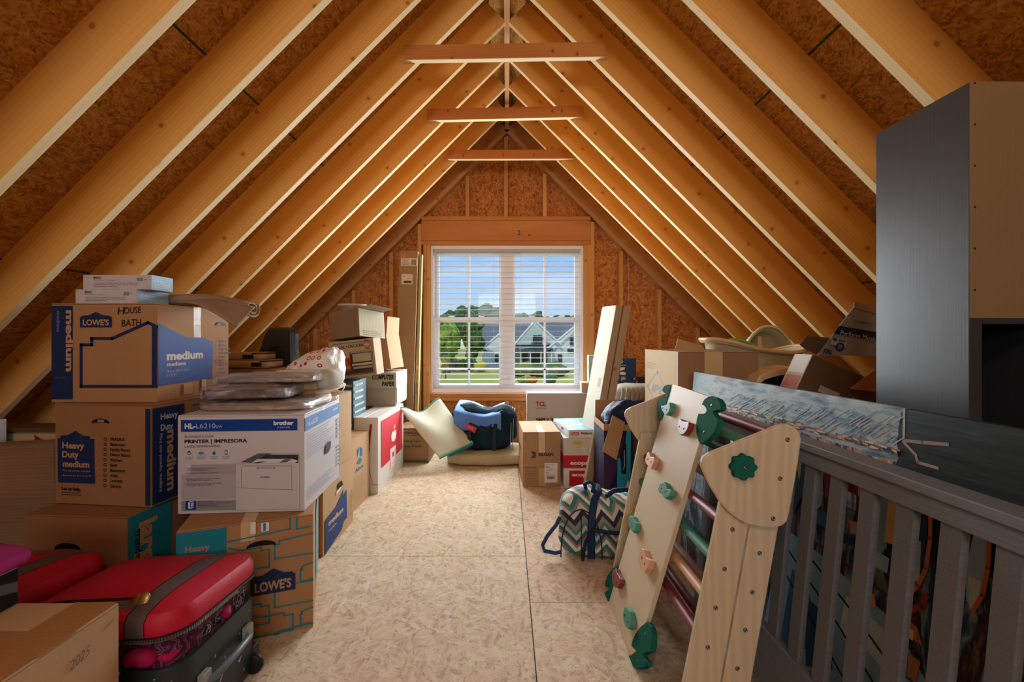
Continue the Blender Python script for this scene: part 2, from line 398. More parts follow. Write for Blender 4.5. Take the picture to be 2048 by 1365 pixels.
def carton(name, label, loc, rz, w, d, h, mat=None, front=None, right=None, left=None, top=None, tape=True, tape_mat=None, seam='X', flaps=True,
           hole=None, holer=None, tip=None, group=None, cat='box', bulge=.003, tapes=None, front_hang=.07):
    """closed carton; local origin at its front-left-bottom corner, X along the front, Y to the back"""
    mat = mat or K_STD; t = .005
    th = thing(name, label, cat, loc, rz, group, rot=tip)
    b = MB()
    hh = h-(t if flaps else 0)
    # body as a slightly bulged shell
    n = 4
    def wall(a, c, nr):
        def fn(i, j): 
            p = Vector(a).lerp(Vector(c), i); p = Vector((p.x, p.y, hh*j)); return p+Vector(nr)*bulge*(16*i*(1-i)*j*(1-j))
        b.sheet(fn, n, n, 0, False)
    wall((0, 0, 0), (w, 0, 0), (0, -1, 0)); wall((w, 0, 0), (w, d, 0), (1, 0, 0)); wall((w, d, 0), (0, d, 0), (0, 1, 0)); wall((0, d, 0), (0, 0, 0), (-1, 0, 0))
    b.add([(0, 0, 0), (0, d, 0), (w, d, 0), (w, 0, 0)], [(0, 1, 2, 3)]); b.add([(0, 0, hh), (w, 0, hh), (w, d, hh), (0, d, hh)], [(0, 1, 2, 3)])
    body = b.build('carton_body', mat, th)
    if flaps:
        g = .0025
        if seam == 'X': fl = [(0, w, 0, d/2-g), (0, w, d/2+g, d)]
        else: fl = [(0, w/2-g, 0, d), (w/2+g, w, 0, d)]
        for x0, x1, y0, y1 in fl: MB().box(x0, x1, y0, y1, hh+.0006, h).build('flap', mat, th, bev=.0015)
    if tape:
        tm = tape_mat or TAPE; tp = MB(); a = .024
        if seam == 'X': 
            tp.box(-.001, w+.001, d/2-a, d/2+a, h+.0002, h+.0009); tp.box(w+bulge*.3+.0005, w+bulge*.3+.0015, d/2-a, d/2+a, h-front_hang, h+.0009); tp.box(-.0015-bulge*.3, -.0005-bulge*.3, d/2-a, d/2+a, h-front_hang, h+.0009)
        else:
            tp.box(w/2-a, w/2+a, -.001, d+.001, h+.0002, h+.0009); tp.box(w/2-a, w/2+a, -.0016-bulge*.4, -.0006-bulge*.4, h-front_hang, h+.0009)
        tp.build('tape', tm, th)
    e = bulge+.0006
    if front: ink(front, (0, -e, 0), (1, 0, 0), (0, 0, 1), (0, -1, 0), w, h, 'print', th)
    if right: ink(right, (w+e, 0, 0), (0, 1, 0), (0, 0, 1), (1, 0, 0), d, h, 'print', th)
    if left: ink(left, (-e, d, 0), (0, -1, 0), (0, 0, 1), (-1, 0, 0), d, h, 'print', th)
    if top: ink(top, (0, 0, h+.0008), (1, 0, 0), (0, 1, 0), (0, 0, 1), w, d, 'print', th)
    def hole_at(fr, x, y, s, inner='#15100c'):
        pts = [(.5*c*.105-.0, sgn) for c, sgn in ()]
        arc = []
        for k in range(9): q = math.pi*(.0+k/8); arc.append((math.cos(q)*.046, -.006+math.sin(q)*.020))
        for k in range(9): q = math.pi*(1-k/8); arc.append((math.cos(q)*.043, -.018+math.sin(q)*.014+.008*abs(math.cos(q))**3))
        items = [('p', [(x+a*s/fr[4], y+c*s/fr[5]) for a, c in arc], inner)]
        ink(items, fr[0], fr[1], fr[2], fr[3], fr[4], fr[5], 'handle_hole', th, label='dark cut-out hand hole')
    if hole: hole_at(((0, -e-.0012, 0), (1, 0, 0), (0, 0, 1), (0, -1, 0), w, h), *hole)
    if holer: hole_at(((w+e+.0012, 0, 0), (0, 1, 0), (0, 0, 1), (1, 0, 0), d, h), *holer)
    return th
def open_carton(name, label, loc, rz, w, d, h, mat, flaps, tip=None, front=None, left=None, cat='box', group=None, inner=None, tth=.004):
    """open carton with raised flaps; flaps = {side: (length, angle from vertical outwards in degrees)}"""
    th = thing(name, label, cat, loc, rz, group, rot=tip); b = MB(); t = tth
    b.box(0, w, 0, t, 0, h); b.box(0, w, d-t, d, 0, h); b.box(0, t, t, d-t, 0, h); b.box(w-t, w, t, d-t, 0, h); b.box(t, w-t, t, d-t, 0, t)
    b.build('carton_body', mat, th)
    for sd, (L, ang) in flaps.items():
        a = R(ang); s_, c_ = math.sin(a)*L, math.cos(a)*L
        base = {'front': ((0, 0, h), (w, 0, h), (0, -1)), 'back': ((w, d, h), (0, d, h), (0, 1)), 'left': ((0, d, h), (0, 0, h), (-1, 0)), 'right': ((w, 0, h), (w, d, h), (1, 0))}[sd]
        p, q, dr = Vector(base[0]), Vector(base[1]), base[2]; o = Vector((dr[0]*s_, dr[1]*s_, c_)); nn = (q-p).cross(o).normalized()*t; e = (q-p).normalized()*.006
        MB().hexa([p+e, q-e, q-e*2+o, p+e*2+o], [v-nn for v in (p+e, q-e, q-e*2+o, p+e*2+o)]).build('flap', mat, th)
    if front: ink(front, (0, -.001, 0), (1, 0, 0), (0, 0, 1), (0, -1, 0), w, h, 'print', th)
    if left: ink(left, (-.001, d, 0), (0, -1, 0), (0, 0, 1), (-1, 0, 0), d, h, 'print', th)
    return th
# ---------------------------------------------------------------- the attic shell
M_RAFTER = wood('rafter_pine', '#e2ac5c', '#c6883a', '#edc078', '#4f2a12', 1)
M_STUD = wood('stud_pine', '#d29a5a', '#b0763c', '#e0b276', '#5b3418', 1, 'Z')
M_TIE = wood('tie_pine', '#c88446', '#a05e2a', '#d49a58', '#3d1f0e', 1.6)
M_ROOF = osb('roof_osb', '#63390f', '#a66e2c', '#c48c44', '#d8a85e', 1.25, .8)
M_WALL = osb('wall_osb', '#5a2c10', '#a5622e', '#bf7c42', '#d49a5e', .9)
M_FLOOR = osb('floor_osb', '#846c56', '#cbb799', '#d3c0a4', '#ddd0ba', .70, .38, .36)
M_FLOOR2 = osb('floor_osb_pink', '#805e48', '#c8ae92', '#d1baa0', '#dac9b4', .78, .38, .36)
KR = 2.206; AP = HC+KR           # underside of the rafters meets at this height
RD = .184                        # rafter depth
S2 = math.sqrt(.5)
Y0, DY, NR = 1.496, .4064, 8
# ceiling: sheets, rafters, ridge, ties
ceil = struct('ceiling', 'steep attic roof of pine rafters under brown strand board')
APS = AP+RD/S2                   # sheathing plane apex
YB = -3.0; YW = 4.84
Lr = 4.95                        # rafter length down the slope
M_EDGE_LIT = wood('rafter_edge_lit_pine', '#e6cf9e', '#cfae74', '#f0dfb8', '#8a6238', .6)
def edged(mb, face):   # underside edge paler than the faces: window light put into its colour
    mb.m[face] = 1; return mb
raf = edged(MB().box(0, Lr, 0, .038, 0, RD), 0).data('rafter', [M_RAFTER, M_EDGE_LIT])
def slopeM(side, y, off):
    """local X down the slope, local Y along depth, local Z outwards; origin at the apex line of the plane at height off"""
    if side < 0: u = Vector((-S2, 0, -S2)); n = Vector((-S2, 0, S2)); v = Vector((0, -1, 0)); return frameM((0, y+.038, off), u, v, n)
    u = Vector((S2, 0, -S2)); n = Vector((S2, 0, S2)); v = Vector((0, 1, 0)); return frameM((0, y, off), u, v, n)
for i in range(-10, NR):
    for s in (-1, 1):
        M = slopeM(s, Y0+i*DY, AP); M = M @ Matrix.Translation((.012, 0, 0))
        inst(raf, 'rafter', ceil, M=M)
pan = {}
def sheet_mesh(w, l, th, mat, name='roof_panel'):
    k = (round(w, 3), round(l, 3), th, mat.name)
    if k not in pan: pan[k] = MB().box(0, w, 0, l, 0, th).data(name, mat)
    return pan[k]
GREEN = flat('#33402c', .8)
for s in (-1, 1):
    # courses measured down the slope from the ridge
    c0 = 1.27/S2-(.0) - 1.2192
    edges = [0.0, c0, c0+1.2192, c0+2*1.2192, c0+3*1.2192+.2]
    for ci in range(4):
        a, b_ = edges[ci], edges[ci+1]
        off = (0, 1.22, .6, 1.8)[ci]; ys = [YB]; y = YB+off+.6
        while y < YW: ys.append(y); y += 2.4384
        ys.append(YW)
        for y0, y1 in zip(ys, ys[1:]):
            if y1-y0 < .02: continue
            w = b_-a-.003; l = y1-y0-.003
            if s < 0: M = frameM((0, y1, APS), (-S2, 0, -S2), (0, -1, 0), (-S2, 0, S2))
            else: M = frameM((0, y0, APS), (S2, 0, -S2), (0, 1, 0), (S2, 0, S2))
            inst(sheet_mesh(w, l, .012, M_ROOF), 'roof_panel', ceil, M=M @ Matrix.Translation((a, 0, 0)))
        # weather layer behind the joints keeps daylight out; its painted edge shows green in the joint
        if ci < 3:
            u = Vector((s*S2, 0, -S2)); n = Vector((s*S2, 0, S2)); o = Vector((0, 0, APS))+u*b_
            mm = MB().hexa([o-u*.006-n*.0012+Vector((0, YB, 0)), o+u*.004-n*.0012+Vector((0, YB, 0)), o+u*.004+n*.002+Vector((0, YB, 0)), o-u*.006+n*.002+Vector((0, YB, 0))],
                           [o-u*.006-n*.0012+Vector((0, YW, 0)), o+u*.004-n*.0012+Vector((0, YW, 0)), o+u*.004+n*.002+Vector((0, YW, 0)), o-u*.006+n*.002+Vector((0, YW, 0))])
            mm.build('panel_joint', GREEN, ceil)
    u = Vector((s*S2, 0, -S2)); n = Vector((s*S2, 0, S2)); o = Vector((0, 0, APS))+n*.0125
    MB().hexa([o+Vector((-s*.05, YB-.05, .05)), o+u*5.3+Vector((0, YB-.05, 0)), o+u*5.3+n*.02+Vector((0, YB-.05, 0)), o+n*.04+Vector((-s*.05, YB-.05, .05))],
              [o+Vector((-s*.05, YW+.4, .05)), o+u*5.3+Vector((0, YW+.4, 0)), o+u*5.3+n*.02+Vector((0, YW+.4, 0)), o+n*.04+Vector((-s*.05, YW+.4, .05))]).build('roof_covering', flat('#2c2a28', .9), ceil)
MB().box(-.019, .019, YB, 4.73, AP-.012, AP+.24).build('ridge_board', wood('ridge_pine', '#c4925a', '#a06d3a', '#d6ac74', axis='Y'), ceil)
# stamped marks on the sheathing and pencil on rafters
def stamp(side, xx, yy, items, w, h):
    u = Vector((side*S2, 0, -S2)); n = Vector((-side*S2, 0, -S2)); o = Vector((0, 0, APS))+u*(xx/S2)+Vector((0, yy, 0))
    ink(items, o-u*h/2, (0, 1, 0) if side < 0 else (0, -1, 0), -u, n, w, h, 'mill_stamp', ceil)
for side, xx, yy in ((-1, 1.62, 2.0), (-1, 1.75, 2.42), (-1, 1.3, 2.9), (1, 1.35, 2.05), (1, 1.1, 2.5), (1, 1.72, 1.98), (-1, .95, 2.5), (1, .9, 2.9), (1, 1.28, 1.25)):
    stamp(side, xx, yy, [('t', 0, .55, .3, 'wxd', '#2a1a0c', {'b': .02}), ('t', .1, .1, .22, 'EXP 1', '#2a1a0c', {'b': .02})], .16, .12)
def tie(y, pl, pr, top_l, top_r, bot):
    d = y
    xl, xr = X(pl, d), X(pr, d); zl, zr = Z(top_l, d), Z(top_r, d); h = .089
    a = [Vector((xl, d, zl-h)), Vector((xr, d, zr-h)), Vector((xr, d, zr)), Vector((xl, d, zl))]
    b = [v+Vector((0, .038, 0)) for v in a]
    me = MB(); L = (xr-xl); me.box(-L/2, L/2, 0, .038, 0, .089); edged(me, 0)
    o = me.build('collar_tie', [M_TIE, M_EDGE_LIT], ceil, bev=.002); o.location = ((xl+xr)/2, d, (zl+zr)/2-h); o.rotation_euler = (0, -math.atan2(zr-zl, L), 0)
tie(Y0+3*DY-.0385, 808, 1214, 90, 83, 0); tie(Y0+5*DY-.0385, 855, 1167, 218, 211, 0); tie(Y0+7*DY-.0385, 896, 1147, 300, 299, 0)
# nails on some rafter faces: dark heads
# floor
floor = struct('floor', 'attic floor of pale oriented strand board sheets')
def fp(x0, x1, y0, y1, m=None):
    o = inst(sheet_mesh(x1-x0-.004, y1-y0-.004, .018, m or M_FLOOR, 'floor_panel'), 'floor_panel', floor, M=Matrix.Translation((x0+.002, y0+.002, -.018)))
xs = [-3.7, -2.34, -1.12, .10, 1.32, 2.54, 3.7]
for a, b_, ys in ((xs[0], xs[1], (-3, 1.17, 3.6, 4.84)), (xs[1], xs[2], (-3, .0, 2.387, 4.84)), (xs[2], xs[3], (-3, -.05, 2.387, 4.84)), (xs[3], xs[4], (-3, -.48, 1.967, 4.4, 4.84)), (xs[4], xs[5], (-3, .7, 3.1, 4.84)), (xs[5], xs[6], (-3, 1.2, 3.6, 4.84))):
    for y0, y1 in zip(ys, ys[1:]): fp(a, b_, y0, y1, M_FLOOR2 if (a == xs[3] and y0 == 1.967) else None)
MB().box(-3.75, 3.75, -3.05, 4.9, -.06, -.0185).build('subfloor', flat('#3a2c20', .9), floor)
# gable wall with window opening
YS = 4.73
wall = struct('wall_back', 'gable wall of pine studs and orange strand board around the window')
WX0, WX1, WZ0, WZ1 = X(858, 4.8), X(1169, 4.8), Z(790, 4.8), Z(489.5, 4.8)
def ztop(x): return AP+.14-abs(x)-.05
def wpanel(pts):
    # pts (x,z) polygon
    me = MB(); me.hexa([Vector((x, z, 0)) for x, z in pts], [Vector((x, z, .012)) for x, z in pts])
    o = me.build('wall_panel', M_WALL, wall, M=frameM((0, YS+.1015, 0), (1, 0, 0), (0, 0, 1), (0, -1, 0)))
T0 = AP+.26
def clipx(x): return T0-abs(x)
zh = 2.44-.35
wpanel([(-T0+.05, 0), (-2.12, 0), (-2.12, clipx(2.12))]) ; wpanel([(2.12, 0), (T0-.05, 0), (2.12, clipx(2.12))])
for s in (-1, 1):
    a = s*2.117; b_ = s*1.30; c = (WX0 if s < 0 else WX1)
    pts = [(a, 0), (b_, 0), (b_, clipx(b_)), (a, clipx(a))]; wpanel(pts if s < 0 else pts[::-1])
    a = s*1.297; pts = [(a, 0), (c, 0), (c, 2.30), (s*1.297, 2.30)]
    wpanel([(a, 0), (c, 0), (c, clipx(1.297)), (a, clipx(1.297))] if s < 0 else [(c, 0), (a, 0), (a, clipx(1.297)), (c, clipx(1.297))])
zz = clipx(1.297)
wpanel([(WX0, 0), (WX1, 0), (WX1, WZ0), (WX0, WZ0)])
wpanel([(WX0, WZ1), (WX1, WZ1), (WX1, zz), (WX0, zz)])
wpanel([(-1.297, zz+.003), (0, zz+.003), (0, T0)]); wpanel([(.003, zz+.003), (1.297, zz+.003), (.003, T0)])
def stud(px, z0, z1, w=.038):
    x = X(px, YS); o = MB().box(-w/2, w/2, 0, .089, 0, z1-z0).build('stud', M_STUD, wall, bev=.0015); o.location = (x, YS, z0)
def ru(px): return AP-.055-abs(X(px, YS))   # underside of the rake plates
HT = Z(433, YS); HB = Z(490, YS)
for px in (934.5, 1012, 1089.5): stud(px, HT, ru(px)-.045+.02)
for px in (782.5, 707, 630, 553, 1242.5, 1319.5, 1396, 1472): stud(px, .038, ru(px)-.035)
for px in (839, 1185): stud(px, .038, ru(px)-.03)
for px in (850, 857, 1171.5, 1178.5): stud(px, .038, HB, .036)
for px in (1014, 934, 1090): stud(px, .038, Z(801, YS))
def hb(x0, x1, z0, z1, nm='header', d=.089, mat=None):
    o = MB().box(0, x1-x0, 0, d, 0, z1-z0).build(nm, mat or M_HEAD, wall, bev=.0015); o.location = (x0, YS, z0)
M_HEAD = wood('header_pine', '#c88448', '#a46432', '#d69a5c', '#4c2a14', 0, 'X', 1.4)
xa, xb = X(843, YS), X(1181, YS)
hb(xa, xb, Z(441, YS), HT, 'header_plate'); hb(xa, xb, Z(482, YS)+.002, Z(441, YS)-.003, 'header'); hb(xa, xb, HB+.001, Z(482, YS), 'header_plate')
ink([('t', .0, .0, .5, '2', '#3a2a20'), ('t', 1.2, -.2, .4, 'n', '#3a2a20', {'rot': 20})], (X(1035, YS), YS-.001, Z(470, YS)), (1, 0, 0), (0, 0, 1), (0, -1, 0), .1, .1, 'pencil_mark', wall)
xa2, xb2 = X(861, YS), X(1168, YS)
hb(xa2, xb2, Z(794.5, YS), Z(787.5, YS), 'sill_plate', .089, M_HEAD); hb(xa2, xb2, Z(802, YS), Z(795, YS), 'sill_plate', .089, M_HEAD)
for s in (-1, 1):
    u = Vector((s*S2, 0, -S2)); n = Vector((-s*S2, 0, -S2)); o = Vector((0, YS, AP+.012)); L = 4.7
    me = MB().box(0, L, 0, .089, 0, .038)
    if s < 0: M = frameM(o+n*.038+Vector((0, .089, 0)), u, (0, -1, 0), -n)
    else: M = frameM(o+n*.038, u, (0, 1, 0), -n)
    me.build('rake_plate', wood('rake_pine', '#c8935c', '#a26c3c', '#d8ab74'), wall, M=M)
    # gable end rafter over the wall
    me = MB().box(0, 5.2, 0, .10, 0, .26)
    MB().box(0, 5.2, 0, .038, 0, .19).build('end_rafter', M_STUD, wall, M=slopeM(s, YS+.05, AP+.02))
MB().box(-3.3, 3.3, YS, YS+.089, 0, .038).build('bottom_plate', M_STUD, wall)
# house wrap showing beside the window
WRAP = flat('#a9b4a6', .5)
for x0, x1 in ((X(853, 4.8), X(860, 4.8)), (X(1167, 4.8), X(1174, 4.8))):
    MB().box(x0, x1, 4.77, 4.835, WZ0+.12, WZ1-.06).build('house_wrap', WRAP, wall, bev=.004)
ink([('p', [(0, .5), (1, .58), (1, .55), (0, .47)], '#b03040'), ('p', [(0, .44), (1, .52), (1, .49), (0, .41)], '#b03040'), ('p', [(0, .3), (1, .33), (1, .30), (0, .27)], '#b03040')],
    (X(853, 4.765), 4.768, WZ0+.5), (1, 0, 0), (0, 0, 1), (0, -1, 0), .035, 1.0, 'wrap_print', wall)
# near gable behind the viewer
wf = struct('wall_front', 'strand board gable wall at the near end of the attic')
me = MB().hexa([Vector((-T0, 0, 0)), Vector((T0, 0, 0)), Vector((0, T0, 0))], [Vector((-T0, 0, .03)), Vector((T0, 0, .03)), Vector((0, T0, .03))])
me.build('wall_panel', M_WALL, wf, M=frameM((0, YB, 0), (1, 0, 0), (0, 0, 1), (0, -1, 0)))
# eave closures
for s, nm in ((-1, 'left'), (1, 'right')):
    wl = struct('wall_'+nm, 'low board closing the %s eave where the roof meets the floor' % nm)
    MB().box(min(s*3.3, s*3.34), max(s*3.3, s*3.34), YB, YW, -.02, .33).build('eave_board', M_ROOF, wl)
# ---------------------------------------------------------------- window with blind
VIN = flat('#fafaff', .35, 0, .4, 0)
win = struct('window_1', 'white twin sash window with narrow muntins over a lawn')
def wb(px0, px1, py0, py1, y0, y1, nm, mat=None, d=None, bev=.002):
    d = d or y0
    return MB().box(X(px0, d), X(px1, d), y0, y1, Z(py1, d), Z(py0, d)).build(nm, mat or VIN, win, bev=bev)
YF = 4.78
wb(859, 866, 491, 789, YF, 4.92, 'frame_side'); wb(1161, 1168, 491, 789, YF, 4.92, 'frame_side')
wb(866, 1161, 491, 498, YF, 4.92, 'frame_head'); wb(866, 1161, 780, 789, YF, 4.92, 'frame_sill')
wb(1002, 1027, 498, 780, YF+.05, 4.92, 'mullion')
GLS = NT('window_glass'); _t = GLS.n('ShaderNodeBsdfTransparent'); _g = GLS.n('ShaderNodeBsdfGlossy'); _g.inputs['Roughness'].default_value = .02
_m = GLS.n('ShaderNodeMixShader'); _m.inputs[0].default_value = .012; GLS.l(_t.outputs[0], _m.inputs[1]); GLS.l(_g.outputs[0], _m.inputs[2]); GLS.l(_m.outputs[0], GLS.out.inputs[0]); GLS = GLS.mat
for a, b_ in ((866, 1003), (1026, 1161)):
    ga, gb = a+12, b_-5 if a < 900 else b_-12
    if a > 900: ga = a+4
    ys = 4.86
    for (p0, p1, yy, nm) in ((498, 645, ys+.025, 'upper'), (635, 781, ys-.01, 'lower')):
        t, bt = (12, 9) if nm == 'upper' else (10, 13)
        sh = MB()
        for (x0, x1, q0, q1) in ((a, ga, p0, p1), (gb, b_, p0, p1), (ga, gb, p0, p0+t), (ga, gb, p1-bt, p1)):
            sh.box(X(x0, yy), X(x1, yy), yy, yy+.03, Z(q1, yy), Z(q0, yy))
        s_ = sh.build('sash', VIN, win, bev=.002)
        xm = (ga+gb)/2
        for k in ([(xm-2, xm+2, p0+t, p1-bt)] + ([(ga, gb, 736.5, 741)] if nm == 'lower' else [])):
            MB().box(X(k[0], yy), X(k[1], yy), yy+.008, yy+.02, Z(k[3], yy), Z(k[2], yy)).build('muntin', VIN, s_)
        MB().box(X(ga-1, yy), X(gb+1, yy), yy+.012, yy+.016, Z(p1-bt+1, yy), Z(p0+t-1, yy)).build('pane', GLS, s_)
    for px in (a+37, a+97):
        MB().blob(.07, .025, .016, 2.5, 12).build('sash_lock', VIN, win, M=Matrix.Translation((X(px, 4.85), 4.853, Z(635, 4.85))))
# blind
BLM = NT('blind_white'); BLM = BLM.fin('#eceef0', .45, .3)
bt = thing('window_blind', 'white horizontal slat blind opened across the twin window', 'blind', (0, 4.80, 0))
MB().box(X(868, 4.79), X(1160, 4.79), -.015, .04, Z(504.5, 4.79), Z(497.5, 4.79)).build('head_rail', flat('#b8b8bd', .4, 0, .3, 0), bt, bev=.002)
sl = MB(); w_ = X(1160, 4.8)-X(868, 4.8); sl.box(-w_/2, w_/2, -.026, .026, 0, .0026); slat = sl.data('slat', BLM)
xc = (X(868, 4.8)+X(1160, 4.8))/2; pz = 512.5; k = 0
cordm = MB()
while pz < 776:
    inst(slat, 'slat', bt, loc=(xc, 0.003, Z(pz, 4.8)), rot=(R(.5), 0, 0)); pz += 10.75
MB().box(X(868, 4.79), X(1160, 4.79), -.022, .03, Z(781, 4.79), Z(777.5, 4.79)).build('bottom_rail', BLM, bt, bev=.002)
for px in (934.5, 987, 1040, 1093, 881, 1147):
    MB().tube([(X(px, 4.8), -.029, Z(505, 4.8)), (X(px, 4.8), -.029, Z(778, 4.8))], .0011, 5).build('ladder_cord', flat('#d9dade', .7), bt)
MB().tube([(X(872, 4.77), -.034, Z(505, 4.77)), (X(872, 4.77), -.036, Z(637, 4.77))], .0045, 8).build('tilt_wand', flat('#9a9ca2', .3), bt)
# ---------------------------------------------------------------- outside the window
GZ = -2.65
M_LAWN = NT('lawn'); _a = M_LAWN.noise(M_LAWN.coord(), .25, 5); _b = M_LAWN.noise(M_LAWN.coord(), 6, 3)
M_LAWN = M_LAWN.fin(M_LAWN.mix(_b, M_LAWN.ramp(_a, [(.35, '#8f9440'), (.6, '#b7a95c')]), '#7d8a3a'), .95, .1)
g = struct('ground', 'sunlit lawn outside the window', 'lawn')
MB().add([(-250, 5.6, GZ), (250, 5.6, GZ), (250, 330, GZ), (-250, 330, GZ)], [(0, 1, 2, 3)]).build('lawn', M_LAWN, g)
def leafmat(nm, a, b, c):
    m = NT(nm); n1 = m.noise(m.coord(rnd=3), 1.1, 5, .7); return m.fin(m.ramp(n1, [(.36, a), (.52, b), (.66, c)]), .9, .1)
LEAF1 = leafmat('leaves_dark', '#1c3a1a', '#4a6a34', '#7d9650'); LEAF2 = leafmat('leaves_bright', '#35561f', '#7d9a3c', '#b3c060'); LEAF3 = leafmat('leaves_far', '#2c4a30', '#54704a', '#7a9060')
BARK = flat('#5c4a38', .9)
def tree(nm, label, px, base_py, top_py, wpx, d, mat, seed, group=None, n=14):
    x = X(px, d); zt = Z(top_py, d); zb = GZ; hgt = zt-zb; rw = wpx/F*d/2
    t = thing(nm, label, 'tree', (x, d, zb), 0, group); r = random.Random(seed); cr = MB()
    for i in range(n):
        a = r.random()*6.28; rr = rw*.62*math.sqrt(r.random()); z = hgt*(.30+.62*r.random()); k = 1-.45*abs(z/hgt-.55)
        s = rw*(.34+.2*r.random())*k
        z = min(z, hgt-s*.9)
        cr.blob(2*s, 2*s, 2*s*.9, 2.0, 14, s*.55, 1.6/s, seed+i, M=Matrix.Translation((math.cos(a)*rr, math.sin(a)*rr, z-s)))
    cr.blob(1.5*rw, 1.5*rw, hgt*.62, 2.2, 18, rw*.3, 2.2/rw, seed, M=Matrix.Translation((0, 0, hgt*.32)))
    cr.build('crown', mat, t)
    MB().tube([(0, 0, 0), (rw*.05, 0, hgt*.25), (0, 0, hgt*.5)], [hgt*.035, hgt*.028, hgt*.015], 7).build('trunk', BARK, t)
rr_ = random.Random(4)
for i, (px, tp, w) in enumerate(((878, 634, 34), (897, 622, 40), (918, 617, 36), (938, 613, 40), (962, 610, 46), (984, 615, 40), (1010, 619, 40), (1034, 622, 36), (1052, 627, 30), (1070, 622, 30), (1088, 630, 32), (1112, 628, 30), (1134, 627, 32), (1154, 626, 30))):
    tree('far_tree', 'dark green tree in the distant tree line seen through the window', px, 0, tp, w*1.6, 118+26*(i % 3), LEAF3, 30+i, 'trees of the far tree line', 9)
tree('leafy_tree', 'tall bright green tree outside the window, leftmost of the near trees', 897, 0, 640, 62, 50, LEAF2, 3)
tree('leafy_tree', 'darker green tree between the bright tree and the white house', 947, 0, 636, 52, 56, LEAF1, 5)
tree('leafy_tree', 'small young pinkish tree on the lawn before the bright green tree', 891, 0, 712, 20, 42, leafmat('leaves_pink', '#6a6a30', '#a08a4c', '#c8a070'), 9, n=8)
# the house across the lawn
HW = flat('#dfe3e0', .8, 0, .2); HS = flat('#c3d2ca', .8, 0, .2); HR = flat('#6d7478', .85); HD = flat('#3c4348', .6); HG = flat('#2f3a3c', .25, 0, .5)
house = thing('neighbour_house', 'white gabled house with grey roofs across the lawn', 'house', (X(1070, 62), 62, GZ))
H0 = Vector((X(1070, 62), 62, GZ))
def hp(pts, d, th, nm, mat, par=None):
    a = [P(x, y, d)-H0 for x, y in pts]; b = [v+Vector((0, th, 0)) for v in a]
    o = MB().hexa(a, b).build(nm, mat, house if par is None else par); return o
hb_ = 735.5
def roof(pts, d0, d1, nm='roof'):   # front eave line at d0, ridge line at d1
    (a, b, c, e) = pts; A = [P(a[0], a[1], d0)-H0, P(b[0], b[1], d0)-H0, P(c[0], c[1], d1)-H0, P(e[0], e[1], d1)-H0]
    MB().hexa(A, [v+Vector((0, 0, .25)) for v in A]).build(nm, HR, house)
hp([(966, 737), (1175, 737), (1175, 690), (966, 690)], 62, 6, 'wall', HW)
roof([(960, 694), (1180, 694), (1180, 640), (960, 640)], 60.5, 67)
hp([(964, 737), (1001, 737), (1001, 672), (996, 668), (964, 700)], 60, 2, 'gable', HW)
hp([(1021, 737), (1030, 737), (1030, 690), (1021, 690)], 60, 2, 'wall', HW)
hp([(1032, 690), (1070, 645), (1118, 690)], 59.5, 2, 'gable', HS)
hp([(1096, 737), (1200, 737), (1200, 698), (1148, 657), (1096, 698)], 58.6, 2, 'gable', HW)
for a, b in (((1028, 691), (1070, 643)), ((1070, 643), (1122, 690)), ((1092, 701), (1148, 655)), ((1148, 655), (1200, 698)), ((960, 703), (1002, 666))):
    MB().tube([P(*a, 58)-H0, P(*b, 58)-H0], .16, 4).build('fascia', HW, house)
MB().hexa([P(1038, 699, 57)-H0, P(1106, 699, 57)-H0, P(1104, 692, 59.4)-H0, P(1041, 692, 59.4)-H0], [P(1038, 701, 57)-H0, P(1106, 701, 57)-H0, P(1104, 694, 59.4)-H0, P(1041, 694, 59.4)-H0]).build('porch_roof', HD, house)
for px in (1041, 1061, 1082, 1103): hp([(px-1, 737), (px+1, 737), (px+1, 700), (px-1, 700)], 57.3, .3, 'porch_post', HW)
for x0, x1, y0, y1, dd in ((1066, 1074.5, 671, 688, 59.4), (1076, 1084, 671, 688, 59.4), (1116, 1124, 709, 725, 58.5), (1140, 1147, 675, 690, 58.5), (1149, 1156, 675, 690, 58.5), (1135, 1141, 698, 704, 58.5), (1142, 1149, 698, 704, 58.5), (1045, 1055, 705, 733, 61.9), (1060, 1080, 705, 733, 61.9), (1085, 1094, 705, 733, 61.9), (990, 997, 709, 724, 59.9)):
    f = hp([(x0, y1), (x1, y1), (x1, y0), (x0, y0)], dd-.12, .15, 'window_frame', HD)
    hp([(x0+.8, y1-.8), (x1-.8, y1-.8), (x1-.8, y0+.8), (x0+.8, y0+.8)], dd-.16, .06, 'window_glass', HG, f)
for px, d in ((969, 58.9), (1020, 58.5), (1100, 58)):
    MB().hexa([P(px-5, 701, d)-H0, P(px+5, 701, d)-H0, P(px, 696, d+.6)-H0], [P(px-5, 703, d)-H0, P(px+5, 703, d)-H0, P(px, 701, d+.6)-H0]).build('eave_return', HD, house)
shr = [(1036, 46, 1.2, '#6f8440'), (1050, 45, 1.5, '#8a8f4c'), (1064, 46, 1.0, '#c8a24c'), (1078, 45, 1.4, '#5f7440'), (1092, 47, 1.2, '#4e6438'), (1106, 45, 1.5, '#5f7a44'), (1120, 46, 1.2, '#55703e'), (1045, 38, .6, '#7d8f4a'), (1055, 38, .7, '#a8a050'), (1066, 38, .6, '#c8783c'), (1100, 38, .9, '#5a7048'), (961, 52, 1.2, '#c8b23c'), (905, 54, 1.5, '#7a5a48'), (922, 54, 1.4, '#6a7a40'), (938, 54, 1.5, '#5a7040')]
